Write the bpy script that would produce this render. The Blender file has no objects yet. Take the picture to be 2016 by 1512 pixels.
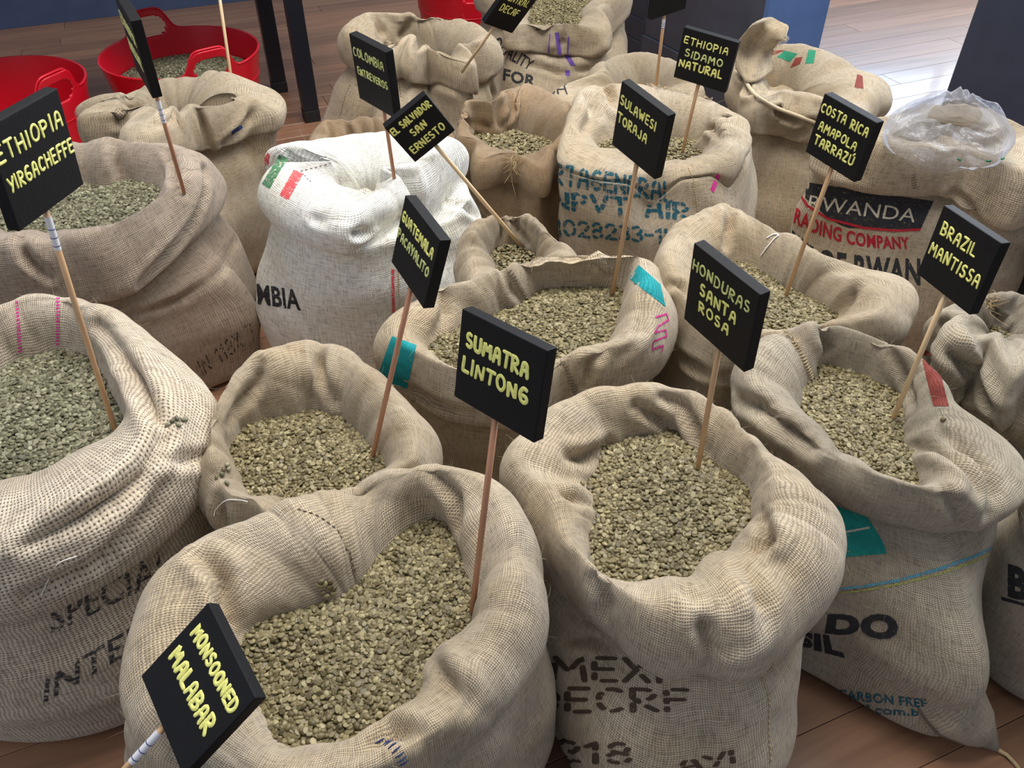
import bpy, bmesh, math, random
import numpy as np
from mathutils import Vector, Matrix

# ------------------------------------------------------------------ camera, world, lights, exposure
SC = bpy.context.scene
COL = SC.collection
FPX, PITCH, CAMH = 1630.0, math.radians(40.9), 1.4
cam_d = bpy.data.cameras.new('camera')
cam_d.sensor_fit = 'HORIZONTAL'; cam_d.sensor_width = 36.0
cam_d.lens = FPX * 36.0 / 2016.0
cam_d.clip_start = 0.02
cam = bpy.data.objects.new('camera', cam_d); COL.objects.link(cam)
cam.location = (0, 0, CAMH)
cam.rotation_euler = (math.pi / 2 - PITCH, 0, 0)
SC.camera = cam
SC.view_settings.view_transform = 'Standard'
SC.view_settings.look = 'None'
SC.view_settings.gamma = 1.0
SC.view_settings.use_curve_mapping = False
SC.view_settings.exposure = 0.12
wd = bpy.data.worlds.new('world'); SC.world = wd; wd.use_nodes = True
wd.node_tree.nodes['Background'].inputs[0].default_value = (0.80, 0.86, 1.0, 1)
wd.node_tree.nodes['Background'].inputs[1].default_value = 0.33

def area(name, loc, target, sx, sy, power, col):
    l = bpy.data.lights.new(name, 'AREA'); l.shape = 'RECTANGLE'; l.size = sx; l.size_y = sy
    l.energy = power; l.color = col
    o = bpy.data.objects.new(name, l); COL.objects.link(o); o.location = loc
    d = Vector(target) - Vector(loc); o.rotation_euler = d.to_track_quat('-Z', 'Y').to_euler()
    return o
area('window_light', (3.1, 5.93, 1.75), (0, 1.2, 0.3), 2.3, 1.5, 110, (0.90, 0.95, 1.0))
area('side_fill', (2.3, 2.7, 3.2), (0.1, 1.1, 0.3), 1.4, 1.4, 80, (0.90, 0.95, 1.0))  # unseen fill lamp added to make up the side light
area('ceiling_light', (0.1, 1.9, 3.1), (0.0, 1.2, 0.3), 1.7, 1.7, 100, (1.0, 0.95, 0.88))
area('shopfront_light', (-2.8, -0.8, 2.4), (-0.1, 1.2, 0.4), 1.6, 1.6, 15, (0.92, 0.95, 1.0))

# ------------------------------------------------------------------ helpers
C0 = np.array([0, 0, CAMH]); RT = np.array([1., 0, 0])
FW = np.array([0, math.cos(PITCH), -math.sin(PITCH)]); UP = np.array([0, math.sin(PITCH), math.cos(PITCH)])
def at(px, py, z):
    d = FW + RT * (px - 1008) / FPX - UP * (py - 756) / FPX
    return C0 + d * (z - CAMH) / d[2]
def project(P):
    q = P - C0; w = q @ FW
    return np.stack([1008 + FPX * (q @ RT) / w, 756 - FPX * (q @ UP) / w], -1), w

def tag(o, label=None, cat=None, group=None, kind=None):
    if label: o['label'] = label
    if cat: o['category'] = cat
    if group: o['group'] = group
    if kind: o['kind'] = kind
    return o
def link_mesh(name, me, m=None, parent=None):
    o = bpy.data.objects.new(name, me); COL.objects.link(o)
    if m is not None and not me.materials: me.materials.append(m)
    if parent is not None: o.parent = parent
    return o
def mesh_np(name, V, Fc, m, parent=None, smooth=True, uv=None):
    me = bpy.data.meshes.new(name)
    V = np.asarray(V, float)
    me.from_pydata(V.tolist(), [], Fc if isinstance(Fc, list) else Fc.tolist())
    if smooth: me.polygons.foreach_set('use_smooth', [True] * len(me.polygons))
    if uv is not None:
        ul = me.uv_layers.new(name='UVMap')
        idx = np.empty(len(me.loops), int); me.loops.foreach_get('vertex_index', idx)
        ul.data.foreach_set('uv', np.asarray(uv, float)[idx].ravel())
    me.update()
    return link_mesh(name, me, m, parent)
def bm_obj(name, bm, m, parent=None, smooth=False):
    me = bpy.data.meshes.new(name); bm.to_mesh(me); bm.free()
    if smooth: me.polygons.foreach_set('use_smooth', [True] * len(me.polygons))
    return link_mesh(name, me, m, parent)
def empty(name, loc, M=None):
    o = bpy.data.objects.new(name, None); COL.objects.link(o); o.empty_display_size = .05
    o.location = loc
    if M is not None: o.rotation_euler = M.to_euler()
    return o
def bm_box(bm, lo, hi, bev=0.0):
    r = bmesh.ops.create_cube(bm, size=1.0)
    for v in r['verts']:
        for i in range(3): v.co[i] = lo[i] if v.co[i] < 0 else hi[i]
    if bev > 0:
        es = list({e for v in r['verts'] for e in v.link_edges})
        bmesh.ops.bevel(bm, geom=es, offset=bev, segments=2, affect='EDGES', profile=.6)
def tube(bm, pts, rad, n=8, cap=True):
    pts = [Vector(p) for p in pts]; rings = []
    rad = rad if hasattr(rad, '__len__') else [rad] * len(pts)
    for i, p in enumerate(pts):
        t = (pts[min(i + 1, len(pts) - 1)] - pts[max(i - 1, 0)]).normalized()
        a = t.orthogonal().normalized() if i == 0 else (a - t * a.dot(t)).normalized()
        b = t.cross(a)
        rings.append([bm.verts.new(p + (a * math.cos(2 * math.pi * k / n) + b * math.sin(2 * math.pi * k / n)) * rad[i]) for k in range(n)])
    for r0, r1 in zip(rings, rings[1:]):
        for k in range(n): bm.faces.new((r0[k], r0[(k + 1) % n], r1[(k + 1) % n], r1[k]))
    if cap: bm.faces.new(rings[0][::-1]); bm.faces.new(rings[-1])

# ------------------------------------------------------------------ materials
class NT:
    def __init__(s, name):
        s.m = bpy.data.materials.new(name); s.m.use_nodes = True; s.t = s.m.node_tree
        s.b = s.t.nodes['Principled BSDF']; s.out = s.t.nodes['Material Output']
    def n(s, typ, **kw):
        nd = s.t.nodes.new(typ)
        for k, v in kw.items(): setattr(nd, k, v)
        return nd
    def l(s, a, b): s.t.links.new(a, b)
    def math(s, op, a, b=None, clamp=False):
        nd = s.n('ShaderNodeMath', operation=op, use_clamp=clamp)
        for i, x in enumerate((a, b)):
            if x is None: continue
            if isinstance(x, (int, float)): nd.inputs[i].default_value = x
            else: s.l(x, nd.inputs[i])
        return nd.outputs[0]
    def ramp(s, fac, stops):
        nd = s.n('ShaderNodeValToRGB'); s.l(fac, nd.inputs[0]); e = nd.color_ramp.elements
        while len(e) < len(stops): e.new(.5)
        for el, (p, c) in zip(e, stops): el.position = p; el.color = (*c, 1) if len(c) == 3 else c
        return nd.outputs[0]
    def mix(s, fac, a, b, mode='MIX'):
        nd = s.n('ShaderNodeMix', data_type='RGBA', blend_type=mode)
        for i, x in ((0, fac), (6, a), (7, b)):
            if isinstance(x, (int, float)): nd.inputs[i].default_value = x
            elif isinstance(x, tuple): nd.inputs[i].default_value = (*x, 1)
            else: s.l(x, nd.inputs[i])
        return nd.outputs[2]
    def noise(s, vec, scale, detail=3, rough=.5):
        nd = s.n('ShaderNodeTexNoise'); nd.inputs['Scale'].default_value = scale
        nd.inputs['Detail'].default_value = detail; nd.inputs['Roughness'].default_value = rough
        if vec is not None: s.l(vec, nd.inputs['Vector'])
        return nd.outputs[0]
    def setv(s, **kw):
        for k, v in kw.items(): s.b.inputs[k.replace('_', ' ')].default_value = v

def simple(name, col, rough=.6, spec=.5, bump=0, bscale=200, var=0, coat=0):
    t = NT(name); t.setv(Roughness=rough); t.b.inputs['Base Color'].default_value = (*col, 1)
    t.b.inputs['Specular IOR Level'].default_value = spec
    if coat: t.b.inputs['Coat Weight'].default_value = coat
    tc = t.n('ShaderNodeTexCoord').outputs['Object']
    if var:
        f = t.noise(tc, bscale * .2, 4)
        c2 = tuple(min(1, c * (1 + var)) for c in col); c1 = tuple(c * (1 - var) for c in col)
        t.l(t.ramp(f, [(.3, c1), (.7, c2)]), t.b.inputs['Base Color'])
    if bump:
        bn = t.n('ShaderNodeBump'); bn.inputs['Strength'].default_value = bump; bn.inputs['Distance'].default_value = .002
        t.l(t.noise(tc, bscale, 4), bn.inputs['Height']); t.l(bn.outputs[0], t.b.inputs['Normal'])
    return t.m

def weave_nodes(t, p, opening):
    """returns (height 0..1, hole mask 0..1) of a plain weave of pitch p metres in UV space"""
    uvn = t.n('ShaderNodeUVMap').outputs[0]
    # slight wobble of the threads
    wob = t.n('ShaderNodeTexNoise'); wob.inputs['Scale'].default_value = 22; wob.inputs['Detail'].default_value = 2; t.l(uvn, wob.inputs['Vector'])
    off = t.n('ShaderNodeVectorMath', operation='MULTIPLY_ADD'); t.l(wob.outputs['Color'], off.inputs[0])
    off.inputs[1].default_value = (.012, .012, 0); t.l(uvn, off.inputs[2])
    sep = t.n('ShaderNodeSeparateXYZ'); t.l(off.outputs[0], sep.inputs[0])
    sx = t.math('SINE', t.math('MULTIPLY', sep.outputs[0], math.pi / p)); sy = t.math('SINE', t.math('MULTIPLY', sep.outputs[1], math.pi / p))
    a = t.math('ABSOLUTE', sx); b = t.math('ABSOLUTE', sy)
    c = t.math('MULTIPLY', sx, sy)
    ha = t.math('MULTIPLY', t.math('POWER', a, .6), t.math('ADD', .72, t.math('MULTIPLY', c, .28)))
    hb = t.math('MULTIPLY', t.math('POWER', b, .6), t.math('SUBTRACT', .72, t.math('MULTIPLY', c, .28)))
    h = t.math('MAXIMUM', ha, hb)
    # openness changes over the cloth
    op = t.noise(uvn, 9, 3, .6)
    thr = t.math('ADD', t.math('MULTIPLY', t.math('SUBTRACT', op, .5), .55), t.math('ADD', opening - .16, t.math('MULTIPLY', t.noise(uvn, .30 / p, 2), .32)))
    hole = t.math('MULTIPLY', t.math('SUBTRACT', thr, t.math('MAXIMUM', a, b)), 7.0, True)
    mp = t.n('ShaderNodeMapping'); t.l(uvn, mp.inputs[0]); mp.inputs['Scale'].default_value = (.8 / p, 34, 1)
    mp2 = t.n('ShaderNodeMapping'); t.l(uvn, mp2.inputs[0]); mp2.inputs['Scale'].default_value = (34, .8 / p, 1)
    tn = t.math('ADD', t.noise(mp.outputs[0], 1, 2), t.noise(mp2.outputs[0], 1, 2))
    return h, hole, tn, uvn

def burlap(name, col, p=.0034, opening=.42, col2=None, holecol=(.10, .075, .05), gap=.55):
    t = NT(name); h, hole, tn, uvn = weave_nodes(t, p, opening)
    col2 = col2 or tuple(c * k for c, k in zip(col, (.86, .82, .80)))
    oc = t.n('ShaderNodeTexCoord').outputs['Object']
    base = t.mix(t.ramp(t.noise(oc, 7, 4, .6), [(.38, (0, 0, 0)), (.62, (1, 1, 1))]), col, col2)
    thr = t.ramp(t.math('MULTIPLY', tn, .5), [(.30, (.58, .56, .54)), (.5, (1, 1, 1)), (.68, (1.2, 1.2, 1.17))])
    base = t.mix(1.0, base, thr, 'MULTIPLY')
    shade = t.ramp(h, [(.25, (.50, .475, .45)), (.8, (1.04, 1.04, 1.04))])
    base = t.mix(1.0, base, shade, 'MULTIPLY')
    specks = t.ramp(t.noise(uvn, 260, 3, .7), [(.70, (0, 0, 0)), (.74, (1, 1, 1))])
    base = t.mix(t.math('MULTIPLY', specks, .5), base, tuple(c * .45 for c in col))
    base = t.mix(t.math('MULTIPLY', hole, gap + .3, True), base, holecol)
    t.l(base, t.b.inputs['Base Color'])
    t.setv(Roughness=.88); t.b.inputs['Specular IOR Level'].default_value = .25
    t.b.inputs['Sheen Weight'].default_value = .22; t.b.inputs['Sheen Roughness'].default_value = .5
    bn = t.n('ShaderNodeBump'); bn.inputs['Strength'].default_value = 1.0; bn.inputs['Distance'].default_value = .0016
    hh = t.math('ADD', h, t.math('MULTIPLY', t.noise(uvn, 900, 2), .35))
    t.l(hh, bn.inputs['Height']); t.l(bn.outputs[0], t.b.inputs['Normal'])
    return t.m

def ink(name, col, p=.0034, wear=.45):
    """stamped or woven-in colour: takes the same weave relief, worn through in spots"""
    t = NT(name); h, hole, tn, uvn = weave_nodes(t, p, .42)
    shade = t.ramp(h, [(.2, (.5, .5, .5)), (.8, (1.1, 1.1, 1.1))])
    t.l(t.mix(1.0, t.mix(t.noise(uvn, 60, 4), tuple(c * .8 for c in col), tuple(min(1, c * 1.3 + .02) for c in col)), shade, 'MULTIPLY'), t.b.inputs['Base Color'])
    t.setv(Roughness=.85); t.b.inputs['Specular IOR Level'].default_value = .2
    bn = t.n('ShaderNodeBump'); bn.inputs['Strength'].default_value = .6; bn.inputs['Distance'].default_value = .001
    t.l(h, bn.inputs['Height']); t.l(bn.outputs[0], t.b.inputs['Normal'])
    w = t.math('MULTIPLY', t.math('SUBTRACT', t.noise(uvn, 130, 4, .75), 1 - wear), 9.0, True)
    w = t.math('MAXIMUM', w, t.math('MULTIPLY', hole, .6))
    tr = t.n('ShaderNodeBsdfTransparent'); ms = t.n('ShaderNodeMixShader')
    t.l(w, ms.inputs[0]); t.l(t.b.outputs[0], ms.inputs[1]); t.l(tr.outputs[0], ms.inputs[2]); t.l(ms.outputs[0], t.out.inputs[0])
    return t.m

def bean_mat(name, c1, c2, c3):
    t = NT(name)
    rnd = t.n('ShaderNodeObjectInfo').outputs['Random']
    g = t.n('ShaderNodeNewGeometry').outputs['Position']
    big = t.noise(g, 11, 3)
    base = t.ramp(rnd, [(0, c1), (.5, c2), (.93, c3), (1, tuple(min(1, c * 1.3) for c in c3))])
    base = t.mix(t.math('MULTIPLY', big, .45), base, tuple(a * .85 for a in c1))
    fine = t.ramp(t.noise(g, 700, 3), [(.3, (.82, .82, .8)), (.7, (1.1, 1.1, 1.1))])
    t.l(t.mix(1.0, base, fine, 'MULTIPLY'), t.b.inputs['Base Color'])
    t.setv(Roughness=.48); t.b.inputs['Specular IOR Level'].default_value = .45
    return t.m
def wood(name, col, col2, scale=1, axis='Z', rough=.5, rnd=0, coat=0, strips=0):
    t = NT(name); oc = t.n('ShaderNodeTexCoord').outputs['Object']
    mp = t.n('ShaderNodeMapping'); t.l(oc, mp.inputs[0])
    sc = {'Z': (60, 60, 4), 'X': (3.2, 46, 46)}[axis]; mp.inputs['Scale'].default_value = tuple(v * scale for v in sc)
    oi = t.n('ShaderNodeObjectInfo').outputs['Random']
    cb = t.n('ShaderNodeCombineXYZ'); t.l(t.math('MULTIPLY', oi, 37.0), cb.inputs[0]); t.l(t.math('MULTIPLY', oi, 91.0), cb.inputs[1])
    t.l(cb.outputs[0], mp.inputs['Location'])
    f = t.noise(mp.outputs[0], 1, 5, .62)
    nd = t.t.nodes[-1]; nd.inputs['Distortion'].default_value = .6
    base = t.ramp(f, [(.28, col2), (.5, tuple((a + b) / 2 for a, b in zip(col, col2))), (.72, col)])
    if rnd: base = t.mix(1.0, base, t.ramp(oi, [(0, (1 - rnd,) * 3), (1, (1 + rnd, 1 + rnd * .9, 1 + rnd * .8))]), 'MULTIPLY')
    t.l(base, t.b.inputs['Base Color']); t.setv(Roughness=rough)
    if coat: t.b.inputs['Coat Weight'].default_value = coat; t.b.inputs['Coat Roughness'].default_value = .09
    bn = t.n('ShaderNodeBump'); bn.inputs['Strength'].default_value = .15; bn.inputs['Distance'].default_value = .0006
    t.l(f, bn.inputs['Height']); t.l(bn.outputs[0], t.b.inputs['Normal'])
    return t.m

M_ = {}
BURLAP = (.565, .475, .355)
M_['burlap'] = burlap('burlap', BURLAP, .0034, .50, (.50, .40, .265))
M_['burlap_open'] = burlap('burlap_open', (.64, .555, .43), .0046, .60, gap=.6)
M_['burlap_pink'] = burlap('burlap_pink', (.47, .385, .30), .0034, .46)
M_['burlap_white'] = burlap('burlap_white', (.95, .95, .92), .0042, .50, (.88, .85, .74), (.42, .41, .37), gap=.45)
M_['burlap_fine'] = burlap('burlap_fine', (.555, .46, .33), 0.0026, .46, (.49, .385, .25))
M_['burlap_brown'] = burlap('burlap_brown', (.42, .295, .165), .0022, .34)
M_['burlap_grey'] = burlap('burlap_grey', (.50, .44, .33), .0028, .48, gap=.4)
M_['ink_black'] = ink('ink_black', (.022, .022, .026), wear=.44)
M_['ink_fade'] = ink('ink_fade', (.035, .034, .038), wear=.54)
M_['ink_brown'] = ink('ink_brown', (.07, .045, .028), wear=.42)
M_['ink_teal'] = ink('ink_teal', (.005, .10, .15), wear=.50)
M_['ink_green'] = ink('ink_green', (.02, .22, .12), wear=.40)
M_['ink_red'] = ink('ink_red', (.42, .012, .025), wear=.38)
M_['ink_rust'] = ink('ink_rust', (.19, .035, .025), wear=.36)
M_['ink_pink'] = ink('ink_pink', (.62, .03, .26), wear=.46)
M_['ink_purple'] = ink('ink_purple', (.14, .07, .36), wear=.46)
M_['ink_blue'] = ink('ink_blue', (.02, .04, .16), wear=.42)
M_['ink_lblue'] = ink('ink_lblue', (.10, .34, .46), wear=.50)
M_['ink_cream'] = ink('ink_cream', (.62, .55, .42), wear=.40)
M_['ink_sred'] = ink('ink_sred', (.75, .09, .10), .0042, wear=.50)
M_['ink_sgreen'] = ink('ink_sgreen', (.07, .22, .10), .0042, wear=.50)
M_['cloth_teal'] = ink('cloth_teal', (.004, .25, .27), wear=.24)
M_['cloth_jade'] = ink('cloth_jade', (.01, .27, .23), wear=.24)
M_['thread'] = simple('thread', (.12, .09, .06), .9)
M_['twine'] = simple('twine', (.50, .37, .20), .85, bump=.5, bscale=900)
M_['white_thread'] = simple('white_thread', (.85, .84, .80), .7)
M_['beans'] = bean_mat('green_beans', (.095, .074, .031), (.215, .176, .084), (.37, .315, .17))
M_['beans_blue'] = bean_mat('green_beans_cool', (.085, .080, .044), (.205, .195, .115), (.37, .355, .235))
M_['beans_brown'] = bean_mat('beans_brown', (.07, .05, .026), (.15, .11, .055), (.26, .19, .10))
M_['bean_bed'] = simple('bean_bed', (.022, .018, .010), .9, var=.3, bump=.8, bscale=160)  # near-black so the shade between beans is put into the colour

# ------------------------------------------------------------------ sacks
NU = 288
TH = np.arange(NU) * 2 * np.pi / NU
def ring_interp(pts, c, vals, sig=2.2):
    """periodic interpolation over the angle about c, slightly smoothed"""
    a = np.array([math.atan2(p[1] - c[1], p[0] - c[0]) % (2 * math.pi) for p in pts])
    o = np.argsort(a); a = a[o]; out = []
    for v in vals:
        v = np.asarray(v, float)[o]
        y = np.interp(TH, np.r_[a - 2 * np.pi, a, a + 2 * np.pi], np.r_[v, v, v])
        k = np.exp(-.5 * (np.arange(-8, 9) / sig) ** 2); k /= k.sum()
        out.append(np.convolve(np.r_[y[-8:], y, y[:8]], k, 'valid'))
    return out
def catmull(rings, sub):
    """rings: list of (NU,3); centripetal Catmull-Rom across, sub[i] steps in span i"""
    Rg = [2 * rings[0] - rings[1]] + rings + [2 * rings[-1] - rings[-2]]; out = []
    for i in range(1, len(Rg) - 2):
        p0, p1, p2, p3 = Rg[i - 1:i + 3]
        d = lambda a, b: np.maximum(np.linalg.norm(a - b, axis=1), 1e-5)[:, None] ** .5
        t0 = 0; t1 = t0 + d(p0, p1); t2 = t1 + d(p1, p2); t3 = t2 + d(p2, p3)
        for k in range(sub[i - 1]):
            t = t1 + (t2 - t1) * k / sub[i - 1]
            A1 = (t1 - t) / (t1 - t0) * p0 + (t - t0) / (t1 - t0) * p1
            A2 = (t2 - t) / (t2 - t1) * p1 + (t - t1) / (t2 - t1) * p2
            A3 = (t3 - t) / (t3 - t2) * p2 + (t - t2) / (t3 - t2) * p3
            B1 = (t2 - t) / (t2 - t0) * A1 + (t - t0) / (t2 - t0) * A2
            B2 = (t3 - t) / (t3 - t1) * A2 + (t - t1) / (t3 - t1) * A3
            out.append((t2 - t) / (t2 - t1) * B1 + (t - t1) / (t2 - t1) * B2)
    out.append(rings[-1]); return np.array(out)
def grid_normals(P):
    du = np.roll(P, -1, 1) - np.roll(P, 1, 1)
    dv = np.gradient(P, axis=0)
    n = np.cross(du, dv); return n / np.maximum(np.linalg.norm(n, axis=2, keepdims=True), 1e-9)

SACKS = {}
CIRC = 1.55
class Sack: pass
def plan_sack(key, **s):
    q = Sack(); q.key = key; q.s = s
    zb = s['zb']; hf = s.get('hf', .035); hb = s.get('hb', .07)
    inn = [(p[0], p[1], p[2] if len(p) > 2 else zb) for p in s['inner']]
    W = np.array([at(*p) for p in inn])
    if 'c' in s: q.c = at(*s['c'], zb)[:2]
    else: q.c = (W[:, :2].max(0) + W[:, :2].min(0)) / 2
    ri, zi = ring_interp(W, q.c, [np.hypot(*(W[:, :2] - q.c).T), W[:, 2]])
    def zc_of(px, py):        # crest height rises to the far side
        p = at(px, py, zb + hf)
        sn = math.sin(math.atan2(p[1] - q.c[1], p[0] - q.c[0]))
        return zb + hf + (hb - hf) * (.5 + .5 * sn)
    cr = [at(p[0], p[1], p[2] if len(p) > 2 else zc_of(*p)) for p in s['crest']]
    cw, cd = s.get('cw', .028), s.get('cd', .085)
    cu = [at(p[0], p[1], p[2] if len(p) > 2 else zb - .05) for p in s.get('cuff', [])]
    ang = lambda p: math.atan2(p[1] - q.c[1], p[0] - q.c[0])
    near = lambda a, L, tol=.16: any(abs((a - ang(b) + math.pi) % (2 * math.pi) - math.pi) < tol for b in L)
    crs = [(ang(p), math.hypot(p[0] - q.c[0], p[1] - q.c[1]), p[2]) for p in cr]
    cr0 = list(cr)
    for p in cu:
        if not near(ang(p), cr0, .22):
            a = ang(p); r0 = ri[int(a % (2 * math.pi) / (2 * math.pi) * NU) % NU]; ro = math.hypot(p[0] - q.c[0], p[1] - q.c[1])
            r = r0 * .42 + ro * .58; z = zb + hf + (hb - hf) * (.5 + .5 * math.sin(a))
            cr.append(np.array([q.c[0] + r * math.cos(a), q.c[1] + r * math.sin(a), z]))
    cr = np.array(cr)
    rc, zc = ring_interp(cr, q.c, [np.hypot(*(cr[:, :2] - q.c).T), cr[:, 2]])
    rc = np.maximum(rc, ri + .012)
    cu0 = list(cu)
    for k in range(0, NU, 9):
        a = TH[k]; 
        if not near(a, cu0, .2):
            r = rc[k] + cw; cu.append(np.array([q.c[0] + r * math.cos(a), q.c[1] + r * math.sin(a), zc[k] - cd]))
    cu = np.array(cu)
    ro, zo = ring_interp(cu, q.c, [np.hypot(*(cu[:, :2] - q.c).T), cu[:, 2]])
    ro = np.minimum(ro, s.get('rmax', .36)); rc = np.minimum(rc, ro - .004); ri = np.minimum(ri, rc - .012)
    ro = np.maximum(ro, rc + .004)
    rbt = np.maximum(ro - s.get('tuck', .032), .05)
    bod = s.get('body')
    rb = ring_interp(np.array([at(*p) for p in bod]), q.c, [np.hypot(*(np.array([at(*p) for p in bod])[:, :2] - q.c).T)], 5)[0] if bod and len(bod) > 3 else None
    med = np.median(ro)
    sm = np.convolve(np.r_[rbt[-30:], rbt, rbt[:30]], np.ones(61) / 61, 'valid')
    if rb is not None: rb = np.minimum(rb, np.minimum(ro * 1.6 + .02, .37))
    if rb is not None: rb = np.where(np.sin(TH) > .15, np.minimum(rb, ro + .015), rb)
    if rb is None: rb = np.full(NU, s.get('rb', 0)) if s.get('rb') else sm * .5 + med * .5 + .01
    q.ri, q.zi, q.rc, q.zc, q.ro, q.zo, q.rbt, q.rb = ri, zi, rc, zc, ro, zo, rbt, rb
    q.R = float(np.mean(rb)); SACKS[key] = q
def clamp_bodies():
    """neighbouring sacks share a wall where they press on each other"""
    at_dir = lambda A, a: float(np.interp(a % (2 * math.pi), np.r_[TH, 2 * np.pi], np.r_[A, A[0]]))
    raw = {k: q.ro.copy() for k, q in SACKS.items()}
    rawb = {k: (np.maximum(q.ro, q.rb) if q.s.get('hard') else q.ro.copy()) for k, q in SACKS.items()}
    f = lambda r, l, kk=110: -np.log(np.exp(-kk * r) + np.exp(-kk * np.minimum(l, 2))) / kk
    for k, q in SACKS.items():
        lims = []
        for rr in (raw, rawb):
            lim = np.full(NU, 9.)
            for k2, w in SACKS.items():
                if w is q: continue
                d = w.c - q.c; L = np.hypot(*d)
                if L > 1.0: continue
                a = math.atan2(d[1], d[0]); rA, rB = at_dir(rr[k], a), at_dir(rr[k2], a + math.pi)
                m = L * rA / (rA + rB) - .002
                h1, h2 = q.s.get('hard', 0), w.s.get('hard', 0)
                if h1 > h2: m = max(m, min(rA, L * .86))
                if h2 > h1: m = min(m, max(L - rB, L * .14)) - .002
                cs = np.cos(TH - a)
                lim = np.minimum(lim, np.where(cs > .05, m / np.maximum(cs, .05), 9.))
            lims.append(lim)
        lc, lb = lims; q.lim = lb
        q.rb = np.maximum(f(q.rb, lb), .04); q.rbs = np.maximum(f(q.rbt, lb), .04)
        sl = q.s.get('over', .005)
        q.ro = f(q.ro, lc + sl); q.rc = np.minimum(f(q.rc, lc + sl - .006), q.ro - .004); q.ri = np.minimum(q.ri, q.rc - .012)

def buckle(P, env, rng, ex=.05, iters=75, att=.022):
    """slack cloth: edges are given a little more length than they have, so the sheet buckles into folds"""
    nr = P.shape[0]; T = TH[None, :]; J = np.linspace(0, 6, nr)[:, None]
    fld = np.zeros((nr, NU))
    for n in range(1, 7): fld += np.sin(n * T + rng.uniform(0, 6.28) + rng.uniform(-2, 2) * J) * np.sin(rng.uniform(.5, 2.2) * J + rng.uniform(0, 6.28)) / n ** .5
    slack = np.clip(.55 + .55 * fld, .05, 1.5) * env[:, None]
    N = grid_normals(P)
    seed = np.zeros((nr, NU))
    for n in (9, 13, 17, 23, 31, 41): seed += np.sin(n * T + rng.uniform(0, 6.28) + rng.uniform(-1, 1) * n * .35 * J + 1.5 * np.sin(2 * T + J)) * (9 / n)
    Q = P + N * (seed * .0016 * slack)[..., None]
    R1 = lambda A: np.roll(A, -1, 1) - A
    Lu = np.linalg.norm(R1(P), axis=2) * (1 + ex * slack); Lv = np.linalg.norm(P[1:] - P[:-1], axis=2) * (1 + ex * .45 * slack[1:])
    Ru = np.roll(P, -1, 1); Ld = np.linalg.norm(Ru[1:] - P[:-1], axis=2) * (1 + ex * .6 * slack[1:]); Le = np.linalg.norm(P[1:] - Ru[:-1], axis=2) * (1 + ex * .6 * slack[1:])
    at_ = (att + .25 * (1 - np.clip(env, 0, 1)))[:, None, None]
    for it in range(iters):
        D = np.zeros_like(Q)
        d = R1(Q); L = np.linalg.norm(d, axis=2); c = d * (.5 * (L - Lu) / np.maximum(L, 1e-6))[..., None]; D += c; D -= np.roll(c, 1, 1)
        d = Q[1:] - Q[:-1]; L = np.linalg.norm(d, axis=2); c = d * (.5 * (L - Lv) / np.maximum(L, 1e-6))[..., None]; D[:-1] += c; D[1:] -= c
        Qr = np.roll(Q, -1, 1)
        d = Qr[1:] - Q[:-1]; L = np.linalg.norm(d, axis=2); c = d * (.18 * (L - Ld) / np.maximum(L, 1e-6))[..., None]; D[:-1] += c; D[1:] -= np.roll(c, 1, 1)
        d = Q[1:] - Qr[:-1]; L = np.linalg.norm(d, axis=2); c = d * (.18 * (L - Le) / np.maximum(L, 1e-6))[..., None]; D[1:] -= c * -1 * -1; D[:-1] += np.roll(c, 1, 1)
        Q = Q + D * .55
        lap = (np.roll(Q, 1, 1) + np.roll(Q, -1, 1)) * .5 - Q
        lv = np.zeros_like(Q); lv[1:-1] = (Q[2:] + Q[:-2]) * .5 - Q[1:-1]
        Q = Q + (lap + lv) * .10 + (P - Q) * at_
    return Q

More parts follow.
